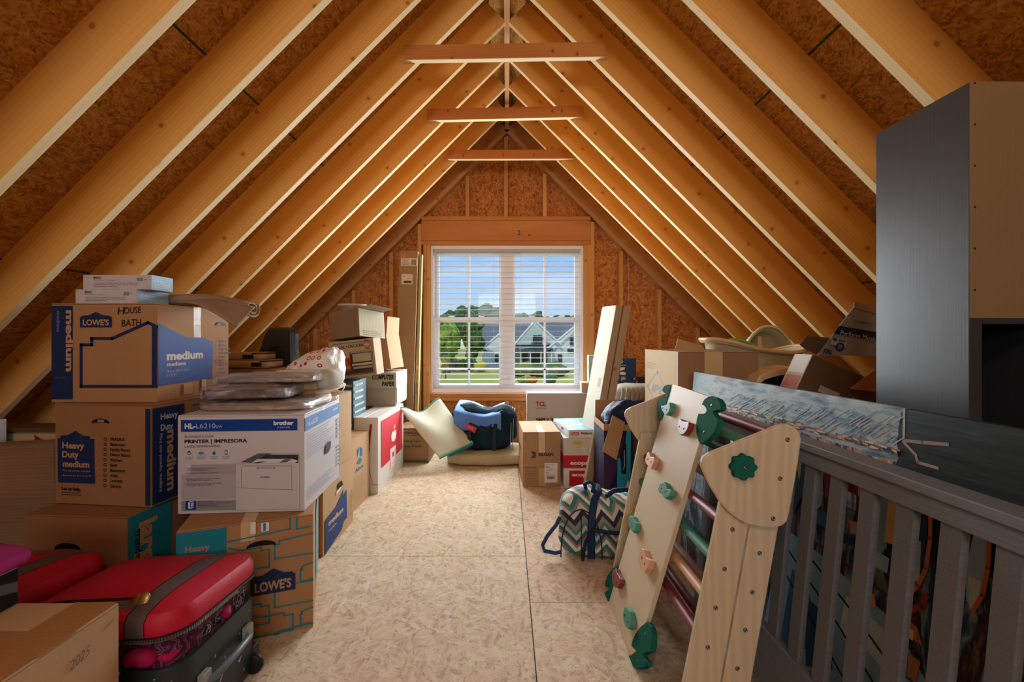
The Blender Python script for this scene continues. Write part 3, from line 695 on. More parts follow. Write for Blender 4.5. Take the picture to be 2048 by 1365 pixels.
for i, (px, d, s, c) in enumerate(shr):
    t = thing('garden_shrub', 'low garden shrub on the lawn before the white house', 'shrub', (X(px, d), d, GZ), 0, 'shrubs of the garden bed outside')
    mb = MB(); mb.blob(s*1.3, s, s, 2, 14, s*.22, 4/s, i); mb.build('foliage', leafmat('shrub_%d' % i, c, c, '#aab070'), t)
    MB().tube([(0, 0, 0), (0, 0, s*.4)], .04, 5).build('stem', BARK, t)
# ---------------------------------------------------------------- left side: cartons and luggage
NAVY = '#1c2c55'; NAVYB = '#2f4a8c'; TEAL = '#1b7e90'; TANP = '#b98a5c'; INK = '#1a1714'
LK = flat('#b4814f', .8, 0, .2, .1)
def house_logo(cx, cy, w, h, txt='#c9a070', col=NAVY, ar=1.0, ts=.36):
    """navy gabled store sign with its name, centred, in face fractions"""
    x0, x1, y0, y1 = cx-w/2, cx+w/2, cy-h/2, cy+h/2
    P_ = [(x0, y0), (x1, y0), (x1, y0+h*.68), (x1-w*.06, y0+h*.68), (x1-w*.06, y0+h*.76), (x1-w*.26, y0+h*.78), (cx, y1), (x0+w*.26, y0+h*.78), (x0+w*.06, y0+h*.76), (x0+w*.06, y0+h*.68), (x0, y0+h*.68)]
    return [('p', P_, col), ('t', x0+w*.09, y0+h*.14, h*ts, "LOWE'S", txt, {'b': .035, 'fit': w*.82})]
ROOMS = ['FRAGILE', 'Bedroom', 'Family Room', 'Dining Room', 'Kitchen', 'Bath', 'Basement', 'Attic', 'Laundry', 'Garage']
def rooms(x, y0, dy, s, col, arx=1.0, b=.02):
    it = []
    for i, r_ in enumerate(ROOMS):
        it.append(('o', x, y0-i*dy+s*.5, s*.55, s*.18, col)); it.append(('t', x+.055*arx, y0-i*dy, s, r_, col, {'b': b}))
    return it
# A1 large carton at the bottom of the left stack
A1 = onz(255, 1034.5, .485)
aw = .42
carton('moving_carton', 'teal-printed large moving carton at the bottom of the left stack, behind the suitcases', (A1.x-aw*math.cos(-.07), A1.y+aw*.07, 0), -.07, aw, .49, .482, kraft('kraft_old', '#a26c3c', '#7c4e28'),
    front=[('p', [(.0, .0), (1, 0), (1, .16), (.62, .16), (.62, .26), (.55, .30), (.30, .34), (.16, .38), (0, .58)], TEAL), ('t', .60, .60, .055, 'Living', INK, {'sh': .3}), ('t', .63, .42, .055, 'Room', INK, {'sh': .3}), ('t', .60, .25, .05, 'J.House', INK, {'b': .02})],
    right=[('r', 0, 0, .40, 1, TEAL), ('t', .10, .92, .16, 'large', TANP, {'rot': -90, 'b': .04}), ('t', .06, .88, .06, 'grande', INK, {'rot': -90, 'b': .02})] + house_logo(.66, .62, .34, .3),
    hole=(.44, .76, 1.15), seam='X', tape=False)
# A2 heavy duty medium
A2 = Vector(((303-VX)/F*1.775, 1.775, .487)); ang = -.115; w2 = .43
mix2 = kraft('kraft_shade', '#a9733f', '#80522b')
t2 = carton('moving_carton', 'heavy duty medium moving carton with navy label and room checklist, middle of left stack', (A2.x-w2*math.cos(ang), A2.y+w2*math.sin(-ang), .487), ang, w2, .457, .402, mix2,
    front=[('p', [(.04, .21), (.43, .21), (.42, .655), (.375, .655), (.375, .68), (.30, .685), (.225, .73), (.14, .685), (.065, .68), (.065, .655), (.035, .655)], NAVY),
           ('t', .085, .555, .06, 'Heavy', TANP, {'b': .035, 'fit': .235}), ('t', .085, .465, .06, 'Duty', TANP, {'b': .035, 'fit': .175}), ('t', .09, .37, .06, 'medium', TANP, {'b': .035, 'fit': .28}), ('t', .09, .325, .018, 'Para uso pesado, mediana', TANP, {'fit': .29}), ('t', .09, .275, .018, '18-in x 18-in x 16-in  3 CU FT', TANP, {'fit': .3}),
           ('t', .08, .135, .033, 'Let us help.', INK, {'b': .03, 'fit': .20})] + greek(.08, .11, .33, 2, .02, INK, .006, 5) + rooms(.54, .645, .051, .029, INK, 1.0) + [('r', .955, .02, 1, .965, NAVY)],
    right=[('r', 0, .02, .33, .965, NAVY), ('t', .08, .84, .06, 'Heavy', '#9fb4cf', {'b': .03, 'fit': .18}), ('t', .08, .73, .06, 'Duty', '#9fb4cf', {'b': .03, 'fit': .13}), ('t', .15, .72, .10, 'medium', '#a98a6c', {'rot': -90, 'b': .035, 'fit': .62}), ('t', .07, .70, .035, 'Para uso pesado, mediana', '#9fb4cf', {'rot': -90, 'fit': .58}),
           ('l', [(.42, .05), (.42, .86), (.98, .86)], .012, NAVYB), ('l', [(.42, .93), (.72, .93), (.72, .985)], .012, NAVYB), ('l', [(.77, .985), (.77, .93), (1, .93)], .012, NAVYB)] + house_logo(.68, .45, .4, .3),
    hole=(.49, .83, .85), seam='X', tape=False)
inkq = [('p', [(.44+.006*i, .825), (.445+.006*i, .825), (.455+.006*i, .85), (.45+.006*i, .85)], '#8b97a8') for i in range(3, 15)]
ink(inkq, (0, -.0062, 0), (1, 0, 0), (0, 0, 1), (0, -1, 0), w2, .402, 'striped_cloth_in_hole', t2, label='grey striped cloth showing through the hand hole')
# A3 medium, HOUSE BATH
A3 = P(315, 807, 1.85); w3 = .4335; d3 = .47; h3 = .4045
K3 = kraft('kraft_mid', '#b8834c', '#8d5f34')
t3 = carton('moving_carton', 'medium moving carton with handwriting and blue house outline, top of the left stack', (A3.x-w3, A3.y, .8905), 0, w3, d3, h3, K3,
    front=[('r', 0.005, .03, .205, .975, NAVY), ('t', .145, .93, .30/4.2, 'medium', '#b58c70', {'rot': -90, 'b': .04, 'fit': .62, 'xx': 1}), ('t', .055, .92, .035, 'mediana', '#7f7088', {'rot': -90, 'b': .01, 'fit': .21}), ('t', .04, .24, .022, '18-in x 18-in', '#6a6078', {'fit': .1})] +
          house_logo(.425, .835, .30, .155, '#b58c60') +
          [('l', [(1.0, .16), (.285, .16), (.285, .58), (.385, .58), (.385, .645), (.58, .645), (.915, .805), (1.0, .765)], .03, NAVY), ('r', .955, .15, 1.0, .78, NAVY),
           ('t', .63, .885, .075, 'H', INK, {'sh': .2, 'rot': 4}), ('t', .69, .895, .065, 'OUSE', INK, {'sh': .1, 'rot': 3, 'fit': .16}), ('t', .67, .765, .07, 'BATH', INK, {'sh': .1, 'rot': 3, 'fit': .18})],
    right=[('p', [(0, .165), (.72, .165), (.735, .60), (.62, .64), (.62, .655), (.35, .655), (0, .80)], NAVYB), ('t', .10, .42, .085, 'medium', '#cfc0b0', {'b': .04, 'fit': .48}), ('t', .10, .355, .04, 'mediana', '#cfc0b0', {'b': .02, 'fit': .24}), ('t', .10, .29, .025, '18-in x 18-in x 16-in', '#a9b0cc', {'fit': .27}), ('t', .10, .245, .025, '3 CU FT', '#a9b0cc', {'fit': .12})] + rooms(.79, .60, .0475, .026, '#5a5f84', 1.0) +
          [('o', .785, .378, .001, .001, NAVY), ('l', [(.77, .355), (.92, .345), (.925, .385), (.77, .39), (.77, .355)], .004, '#3a3f64'), ('p', [(.55, .03), (.62, .03), (.62, .17), (.55, .17)], '#c19a68'), ('p', [(.30, .03), (.42, .03), (.42, .15), (.30, .15)], '#b88a5a')],
    holer=(.86, .82, .85), seam='X', tape=True, tape_mat=TAPE_CL, front_hang=.155, bulge=.002)
ink([('p', [(.80, .805), (.84, .80), (.85, .83), (.81, .835)], '#b02a34')], (w3+.004, 0, 0), (0, 1, 0), (0, 0, 1), (1, 0, 0), d3, h3, 'red_cloth_in_hole', t3)
zt = .8905+h3+.001
# two flat white boxes
def flatbox(lbl, px0, px1, ptop, pbot, d, dep, z, rz=0):
    x0 = X(px0, d); x1 = X(px1, d); h = (pbot-ptop)/F*d
    t = thing('flat_white_box', lbl, 'box', (x0, d, z), rz, 'flat white boxes stacked on the carton'); w = x1-x0
    MB().box(0, w, 0, dep, 0, h).build('box_body', flat('#c3bcc2', .5, 0, .3), t, bev=.001)
    W_ = '#54505c'
    ink([('t', .155, .72, .16, 'EMWPACT', W_, {'b': .03, 'fit': .12}), ('t', .155, .62, .045, 'Adjustable shelf supports', W_, {'fit': .17}), ('t', .39, .60, .05, 'Fixation', W_, {'fit': .09}), ('r', .80, .58, .88, .80, W_), ('r', .90, .66, .935, .69, W_), ('l', [(0, 1), (.1, .72)], .02, '#8a8894'), ('l', [(1, 0), (.93, .2)], .02, '#8a8894')]
        + [('r', .81+.012*i, .58, .815+.012*i, .80, '#c3bcc2') for i in range(6)] + greek(.17, .42, .93, 3, .12, W_, .02, 3, .3), (0, -.0008, 0), (1, 0, 0), (0, 0, 1), (0, -1, 0), w, h, 'print', t)
    ink([('r', 0, 0, 1, 1, '#9fc4dc'), ('t', .1, .55, .2, 'shelves', '#e6f2fa', {'fit': .4})] + greek(.1, .4, .9, 3, .13, '#d8ecf8', .04, 8), (w+.0008, 0, 0), (0, 1, 0), (0, 0, 1), (1, 0, 0), dep, h, 'print', t)
flatbox('lower flat white box with pale blue end, directly on the handwritten carton', 151, 273, 580, 608, 1.86, .175, zt)
flatbox('uppermost flat white box, set slightly askew on the other flat white box', 166, 302, 551, 580, 1.868, .12, zt+.0585, .0)
# rolled mat over the carton edge
rm = thing('rolled_mat', 'thick beige rolled rug pad lying across the top of the handwritten carton', 'mat', (-1.72, 2.03, zt))
mm = MB()
def roll(u, v):
    # u along the length, v around a flattened spiral
    a = v*4.2*math.pi; r = (.004+.0080*a/math.pi)*(.55+.55*u); sq = 1.9
    return Vector((.02+.50*u, math.cos(a)*r*sq+.04*u, .026+.014*u+math.sin(a)*r*.95-.055*max(0, u-.55)**1.5*3))
mm.solid_sheet(roll, 14, 64, .006)
M_PAD = cloth('rug_pad', '#a98f76', '#836a55', 90, .95)
mm.build('rolled_layers', M_PAD, rm, M=Matrix.Translation((0, .02, .004)) @ Matrix.Rotation(R(6), 4, 'Z'))
def loose(u, v): return Vector((.46+.24*u, -.075-.0*v+.12*(v-.5), .060-.055*v*u-.02*u+.012*math.sin(v*5)))
MB().solid_sheet(lambda u, v: Vector((.32+.24*u, -.115+.14*v+.02*u, .012+.022*v-.075*u*u*(1-v)-.03*u*u+.004*math.sin(u*6))), 10, 8, .006).build('loose_flap', M_PAD, rm)
# B1 carton under the printer box
B1L = onz(353, 1062.5, .452); B1R = onz(626, 1028, .452); a1 = math.atan2(B1R.y-B1L.y, B1R.x-B1L.x); w1 = (B1R-B1L).length
def hou(x, y, w, h, part='full'):
    T = TEAL; s = .011
    pts = {'full': [(x, y), (x, y+h*.55), (x+w*.08, y+h*.55), (x+w*.08, y+h*.68), (x+w*.2, y+h*.68), (x+w*.52, y+h), (x+w*.8, y+h*.72), (x+w, y+h*.72), (x+w, y), (x, y)],
           'L': [(x+w, y), (x, y), (x, y+h*.55), (x+w*.12, y+h*.55), (x+w*.12, y+h*.68), (x+w, y+h*.8)],
           'R': [(x, y+h*.95), (x+w*.3, y+h*.8), (x+w*.8, y+h*.8), (x+w*.8, y+h*.68), (x+w, y+h*.68), (x+w, y), (x, y)]}[part]
    return ('l', pts, s, T)
t = carton('moving_carton', 'large moving carton patterned with teal house outlines, under the printer box', (B1L.x, B1L.y, 0), a1, w1, .61, .450, K3,
    front=[('r', 0, .38, .345, .985, TEAL), ('t', .06, .82, .05, 'Heavy', '#a67a5a', {'b': .03, 'fit': .17}), ('t', .06, .73, .05, 'Duty', '#a67a5a', {'b': .03, 'fit': .13}), ('t', .06, .62, .05, 'large', '#a67a5a', {'b': .03, 'fit': .2}),
           ('l', [(.345, .86), (.82, .90), (.82, .99)], .011, TEAL), ('l', [(.87, .99), (.87, .89), (.98, .90)], .011, TEAL), hou(.36, .60, .30, .22, 'R'), hou(.70, .66, .30, .22, 'L'), hou(.90, .42, .10, .20, 'L'), hou(.36, .12, .30, .22, 'R'), hou(.70, .24, .30, .24, 'L'), hou(.50, .02, .34, .2, 'R'), hou(.90, .04, .10, .18, 'L'), hou(.70, -.08, .28, .16, 'L')] + house_logo(.69, .475, .34, .21, '#b08a62'),
    right=[('p', [(.30, .45), (.68, .45), (.68, .88), (.62, .88), (.62, .92), (.40, .92), (.30, .84)], '#3f9bb0'), ('p', [(.30, .45), (.68, .45), (.60, .25), (.30, .18)], '#3f9bb0'), ('t', .36, .72, .05, 'Heavy', '#7fc0cc', {'fit': .26}), ('t', .36, .6, .05, 'Duty', '#7fc0cc', {'fit': .2}), ('t', .36, .48, .05, 'large', '#7fc0cc', {'fit': .24})],
    hole=(.60, .80, 1.1), seam='Y', tape=True)
ink([('r', .52, .90, .56, 1.0, '#e0ded6'), ('r', .60, .91, .66, .985, '#e0ded6'), ('r', .615, .915, .635, .98, TEAL)], (0, -.0066, 0), (1, 0, 0), (0, 0, 1), (0, -1, 0), w1, .45, 'torn_label', t)
# B2 printer box
pL = onz(356, 1029, .452); pR = onz(609, 1022.5, .452); ap = math.atan2(pR.y-pL.y, pR.x-pL.x); wp = (pR-pL).length; hp_ = .392; dp = .463
WB = flat('#c9c4c6', .45, 0, .35, .05); BL = '#0f3f93'; GY = '#9b9698'; DG = '#3c4048'
pf = [('r', .10, .145, .455, .50, '#a5a1a3'), ('r', .03, .145, .46, .40, '#aeaaac'), ('r', .03, .03, .46, .13, '#8d898b'),
      ('r', .025, .835, .945, .955, BL), ('t', .055, .868, .050, 'HL-', '#d8dbe6', {'b': .045, 'fit': .085}), ('t', .145, .868, .050, 'L6210', '#aebbd8', {'b': 0, 'fit': .15}), ('t', .30, .868, .030, 'DW', '#aebbd8', {'fit': .05}),
      ('t', .755, .893, .040, 'brother', '#e2e2ea', {'b': .045, 'fit': .16}), ('t', .785, .862, .014, 'at your side', '#d0d4e0', {'b': .01, 'fit': .10}),
      ('t', .055, .775, .022, 'BUSINESS LASER', '#6b7078', {'b': .0, 'fit': .225}), ('t', .055, .720, .034, 'PRINTER | IMPRESORA', '#24252b', {'b': .03, 'fit': .49}), ('t', .055, .675, .022, 'LASER EMPRESARIAL', '#6b7078', {'b': 0, 'fit': .285})]
for i, x in enumerate((.09, .185, .285, .38)):
    if i == 0: pf += [('o', x, .62, .018, .004, '#31435c'), ('r', x-.004, .62, x+.004, .632, '#31435c'), ('r', x-.004, .638, x+.004, .646, '#31435c')]
    if i == 1: pf += [('o', x, .605, .026, .006, '#2f5d8c'), ('o', x, .605, .015, .005, '#2f5d8c'), ('r', x-.03, .575, x+.03, .605, '#c2bdbf'), ('c', x, .603, .006, '#2f5d8c')]
    if i == 2: pf += [('r', x-.010, .600, x+.010, .622, '#1c3c70'), ('o', x, .626, .010, .003, '#1c3c70')]
    if i == 3: pf += [('r', x-.010, .598, x+.010, .645, '#2f5d8c'), ('r', x-.007, .606, x+.007, .636, '#c2bdbf')]
    pf += [('t', x-.03, .575, .010, 'Print speeds', '#7b8a98', {'fit': .06}), ('t', x-.028, .558, .010, 'hasta 50 ppm', '#7b8a98', {'fit': .055})]
pf += [('t', .06, .455, .014, '+ TRIAL REFILLS WITH THE SMART', '#6a6669', {'fit': .24}), ('t', .075, .438, .014, 'LOYALTY REORDER PLAN', '#6a6669', {'fit': .16}), ('t', .06, .408, .014, '+ FREE LIMITED PRODUCT SUPPORT', '#6a6669', {'fit': .26}), ('r', .06, .385, .32, .387, '#7a7678'),
       ('t', .06, .35, .014, '+ PRUEBA DE RECARGAS CON EL PROGRAMA', '#6a6669', {'fit': .28}), ('t', .075, .333, .014, 'DE REABASTECIMIENTO', '#6a6669', {'fit': .2}), ('t', .06, .30, .014, '+ ASISTENCIA GRATUITA DURANTE LA VIDA', '#6a6669', {'fit': .29}), ('t', .075, .283, .014, 'UTIL DEL PRODUCTO', '#6a6669', {'fit': .19}),
       ('r', .065, .045, .145, .135, '#153a8c'), ('r', .085, .057, .115, .122, '#d6d9e4'), ('r', .095, .065, .127, .13, '#d6d9e4'), ('r', .099, .070, .123, .124, '#153a8c'), ('t', .104, .083, .032, '$', '#d6d9e4', {'b': .04}),
       ('t', .16, .12, .012, 'LOWER YOUR PRINTING COSTS', '#5a5658', {'b': .02, 'fit': .13}), ('t', .16, .103, .010, 'with the refresh subscription for your printer supplies', '#6a6669', {'fit': .26}), ('t', .16, .082, .012, 'REDUZCA LOS COSTOS', '#5a5658', {'b': .02, 'fit': .15}), ('t', .16, .066, .010, 'con el programa de suscripcion de suministros', '#6a6669', {'fit': .20}),
       # the printer picture
       ('p', [(.46, .03), (.965, .03), (.965, .55), (.46, .50)], '#c6c1c4'), ('p', [(.46, .495), (.965, .50), (.955, .600), (.635, .608)], '#b4b1b4'), ('p', [(.50, .520), (.635, .605), (.75, .603), (.60, .505)], '#5b5f66'), ('p', [(.60, .508), (.69, .590), (.955, .585), (.955, .50)], '#33373e'), ('p', [(.58, .507), (.63, .548), (.90, .545), (.955, .522), (.93, .503)], '#d2ced0'),
       ('p', [(.585, .510), (.63, .505), (.70, .517), (.66, .522)], '#2c2e33'), ('p', [(.80, .507), (.86, .555), (.90, .535), (.86, .508)], '#6f6c6e'),
       ('l', [(.50, .47), (.505, .255), (.905, .225), (.90, .47), (.51, .48)], .004, '#6f6c70'), ('r', .625, .446, .77, .462, '#7f7c80'), ('r', .64, .449, .755, .458, '#b8b4b6'), ('t', .655, .352, .022, 'brother', '#34343a', {'b': .02, 'fit': .075}), ('l', [(.465, .262), (.505, .255), (.93, .22)], .003, '#8c888c')]
pr = [('r', .0, .82, 1, .955, '#4f82c4'), ('t', .06, .86, .05, 'HL-L6210', '#a9c6ea', {'b': .03, 'fit': .26}), ('t', .78, .885, .035, 'brother', '#b9d2f0', {'b': .03, 'fit': .16})] + greek(.05, .78, .80, 10, .028, '#8fa8cc', .006, 11) + greek(.05, .20, .85, 6, .022, '#8fa8cc', .006, 12)
for i in range(5): pr += [('r', .90, .73-.05*i, .955, .765-.05*i, '#5d6a80'), ('r', .91, .735-.05*i, .945, .757-.05*i, '#d8e4f4')]
for i in range(6): pr += [('r', .90, .40-.045*i, .955, .405-.045*i+.018, '#76829a')]
pr += [('p', [(.52, .425), (.60, .43), (.66, .455), (.68, .50), (.67, .545), (.61, .55), (.53, .53), (.51, .48)], '#232a34')]
t = carton('printer_box', 'white laser printer box with blue banner, standing on the teal-patterned carton', (pL.x, pL.y, .4525), ap, wp, dp, hp_, WB, front=pf, right=pr, seam='X', tape=True, tape_mat=TAPE_CL, front_hang=.07, bulge=.0015)
zp = .4525+hp_+.001
# wrapped wooden boards on the printer box
M_WALN = wood('weathered_board', '#8a6a50', '#5c4230', '#b59a80', '#2a1a12', 1)
M_BARK = cloth('bark_edge', '#4a3c34', '#211a16', 60, .9)
FILM = NT('clear_film'); _t = FILM.n('ShaderNodeBsdfTransparent'); _g = FILM.n('ShaderNodeBsdfGlossy'); _g.inputs['Roughness'].default_value = .09
_d = FILM.n('ShaderNodeBsdfDiffuse'); _d.inputs[0].default_value = (.8, .85, .88, 1)
_f = FILM.noise(FILM.coord((3, 9, 9)), 6, 5, .7, 1.5); _bp = FILM.n('ShaderNodeBump'); _bp.inputs['Strength'].default_value = 1.0; _bp.inputs['Distance'].default_value = .012; FILM.l(_f, _bp.inputs['Height']); FILM.l(_bp.outputs[0], _g.inputs['Normal'])
_m1 = FILM.n('ShaderNodeMixShader'); FILM.l(FILM.ramp(_f, [(.50, .0), (.62, .30)]), _m1.inputs[0]); FILM.l(_t.outputs[0], _m1.inputs[1]); FILM.l(_d.outputs[0], _m1.inputs[2])
_m2 = FILM.n('ShaderNodeMixShader'); _m2.inputs[0].default_value = .42; FILM.l(_m1.outputs[0], _m2.inputs[1]); FILM.l(_g.outputs[0], _m2.inputs[2]); FILM.l(_m2.outputs[0], FILM.out.inputs[0]); FILM = FILM.mat
def slab_board(lbl, loc, rz, w, d, h, mat, seed, tilt=0, group='film-wrapped wooden boards', live=False):
    t = thing('wrapped_board', lbl, 'board', loc, 0, group, rot=(0, tilt, rz)); r = random.Random(seed)
    ou = []
    n = 14
    for i in range(n): ou.append((w*i/n, .012*mn.noise(Vector((i*.5, seed, 0)))))
    for i in range(6): ou.append((w+.006*r.random(), d*i/6))
    for i in range(n): ou.append((w-w*i/n, d+.012*mn.noise(Vector((i*.5, seed, 4)))))
    for i in range(6): ou.append((-.006*r.random(), d-d*i/6))
    MB().prism(ou, (0, 0, .004), (1, 0, 0), (0, 1, 0), (0, 0, 1), h).build('board', mat, t, bev=.004)
    if live: MB().prism(ou[:n+1]+[(w, .05), (0, .05)], (0, -.003, .003), (1, 0, 0), (0, 1, 0), (0, 0, 1), h+.001).build('live_edge', M_BARK, t)
    f = MB(); f.blob(w+.05, d+.05, h+.022, 7, 40, .012, 16, seed, flat=.0005); f.build('plastic_film', FILM, t, M=Matrix.Translation((w/2, d/2, 0)))
    return t
bx = onz(405, 830, zp)
slab_board('film-wrapped pale plywood board, lowest of the boards on the printer box', (X(402, 1.90), 1.90, zp), .03, .42, .30, .018, wood('plyboard', '#b08a5c', '#866038', '#c9a679', knots=0), 3)
slab_board('film-wrapped grey weathered board with dark live edge, middle of the boards', (X(415, 1.96), 1.93, zp+.044), .12, .33, .26, .034, M_WALN, 7, live=True)
slab_board('film-wrapped brown board lying uppermost behind the live-edge board', (X(445, 2.06), 2.02, zp+.103), .10, .40, .20, .016, M_WALN, 9)
# cardboard wrapped bundle with paper tube behind the film-wrapped boards
t = thing('wrapped_bundle', 'pale brown wrapped bundle lying behind the boards, in front of the white plastic bag', 'bundle', (X(548, 2.22), 2.16, zp+.0))
MB().box(0, .235, 0, .22, 0, .085).build('block', kraft('kraft_pale', '#c4a684', '#a3835f'), t, bev=.006, M=Matrix.Translation((0, 0, .06)))
MB().box(.01, .22, .02, .21, 0, .06).build('base_block', K_STD, t)
MB().blob(.10, .22, .10, 2.6, 20, .012, 14, 3).build('foam_end', cloth('foam_white', '#d8d6cc', '#a8a498', 60), t, M=Matrix.Translation((.25, .12, .05)))
t = thing('cardboard_tube', 'thin brown cardboard tube lying beside the white plastic bag on the carton', 'tube', (X(640, 2.42), 2.36, .0))
tp = MB(); a = P(643, 788, 2.36); b = P(688, 770, 2.86); o_ = Vector((X(640, 2.42), 2.36, 0)); tp.tube([a-o_, b-o_], .013, 14); tp.build('tube_wall', kraft('kraft_tube', '#c8a77c', '#a8855a'), t)
MB().tube([a-o_-Vector((0, .002, 0)), a-o_+(b-a)*.01], .009, 12).build('hollow', flat('#5a4432', .9), t)
# B3 / B4 / B5 cartons along the aisle
carton('moving_carton', 'medium carton with navy house print on its aisle side, on the floor', (-.97-.457, 2.38, 0), 0, .457, .47, .406, K_LT,
    right=[('p', [(.04, 0), (.04, .45), (.36, .50), (.60, .64), (.60, .56), (.72, .60), (.74, .17), (.62, .17), (.55, .08), (.4, .06)], '#27406f'), ('t', .14, .33, .07, 'medium', '#c9a98a', {'b': .035, 'fit': .46}), ('t', .14, .25, .035, 'mediana', '#b0a0a0', {'b': .01, 'fit': .24})] + rooms(.80, .50, .04, .02, '#6a5a50') + [('p', [(.40, .72), (.58, .72), (.54, .80), (.42, .8)], '#1a1410'), ('p', [(.36, .66), (.52, .70), (.50, .72), (.36, .7)], '#e8e0d0')],
    top=None, seam='X', tape=True, tape_mat=TAPE_CL, front_hang=.09)
carton('moving_carton', 'pale moving carton with torn tape and blue side label, stacked on the navy house carton', (-.985-.45, 2.385, .4085), -.015, .45, .46, .415, K_LT,
    right=[('r', .0, .25, .10, .78, '#4f7ba4')] + rooms(.40, .72, .055, .022, '#7a7a82') + [('p', [(.42, .02), (.55, .1), (.60, .26), (.50, .2)], '#a58a6a')], holer=(.22, .84, .8), seam='X', tape=True, tape_mat=TAPE_CL, front_hang=.08)
carton('moving_carton', 'tan carton with small blue leaf emblem, beside the slim white computer box', (-1.02-.42, 2.875, 0), -.02, .42, .44, .481, K_LT,
    right=[('p', [(.44, .72), (.50, .78), (.50, .86), (.42, .82)], '#3f7f9c'), ('p', [(.56, .70), (.56, .84), (.66, .80), (.66, .70)], '#3f7f9c'), ('p', [(.40, .64), (.52, .70), (.66, .64), (.54, .60)], '#3f7f9c'), ('t', .34, .52, .055, 'Abos', '#3f7f9c', {'b': .03, 'fit': .36})] + greek(.15, .45, .85, 12, .03, '#a58a68', .006, 4), seam='X', tape=False)
# slim all-in-one computer box
ic = -.957
t = carton('computer_box', 'slim white computer box with red side picture and fruit emblem, beside the leaf-emblem carton', (ic-.20, 3.354, 0), -.025, .20, .735, .565, flat('#d9d4cd', .4, 0, .4, .04),
    front=[('l', [(.74, .90), (.62, .50)], .030, '#9c2e24'), ('l', [(.60, .44), (.80, .12), (1, .12)], .006, '#b85a48'), ('r', .0, .115, 1, .12, '#a89c94')],
    right=[('r', .10, .30, .94, .93, '#c8323a'), ('p', [(.48, .55), (.56, .52), (.64, .55), (.66, .62), (.63, .68), (.57, .67), (.50, .68), (.46, .62)], '#ecdedd'), ('p', [(.56, .69), (.60, .71), (.62, .76), (.58, .745)], '#ecdedd'), ('r', .42, .16, .64, .45, '#f0cfca'), ('r', .50, .31, .55, .38, '#5a3030'), ('r', .46, .22, .60, .225, '#b88a88')],
    seam='Y', tape=False, flaps=True)
# computer paper carton
t = thing('paper_carton', 'grey lidded computer paper carton standing behind the slim white computer box', 'box', (X(716, 3.9), 3.905, .567))
wpp = X(792, 3.9)-X(716, 3.9)
MB().box(.006, wpp-.006, .006, .42, 0, .25).build('carton_body', flat('#a69b88', .7, 0, .2), t, bev=.002)
l = MB().box(0, wpp, 0, .426, .155, .292).build('lid', flat('#b5ab98', .7, 0, .2), t, bev=.003)
ink([('t', .36, .56, .28, 'COMPUTER', INK, {'b': .04, 'fit': .58, 'sh': .22}), ('t', .62, .14, .28, 'PAPER', INK, {'b': .04, 'fit': .33, 'sh': .22})] + [('l', [(.38+.03*i, .50), (.42+.03*i, .86)], .03, '#a69b88') for i in range(5)] + [('r', .08, .2+.12*i, .095, .24+.12*i, '#6a6258') for i in range(5)], (0, -.001, .155), (1, 0, 0), (0, 0, 1), (0, -1, 0), wpp, .137, 'print', t)
ink([('r', .05, .0, .95, 1, '#dcdcd0')] + greek(.1, .9, .9, 8, .1, '#a8a89c', .02, 9), (wpp+.001, 0, .02), (0, 1, 0), (0, 0, 1), (1, 0, 0), .42, .27, 'print', t)
# stack of magazines/cartons between, dark packaging
carton('teal_carton', 'dark teal and black printed carton standing behind the pale taped carton', (X(703, 3.3)-.26, 3.34, .0), 0, .26, .30, .835, flat('#2a5560', .5, 0, .3, .2),
    front=greek(.45, .95, .98, 14, .05, '#a9b8b4', .02, 21), right=greek(.05, .95, .95, 12, .06, '#b0c0bc', .02, 22) + [('r', 0, .2, .5, .5, '#1a2026')], tape=False)
carton('plain_carton', 'plain kraft carton under the grey paper carton behind the stack', (-1.62, 3.72, 0), 0, .41, .45, .562, K_STD, tape=False)
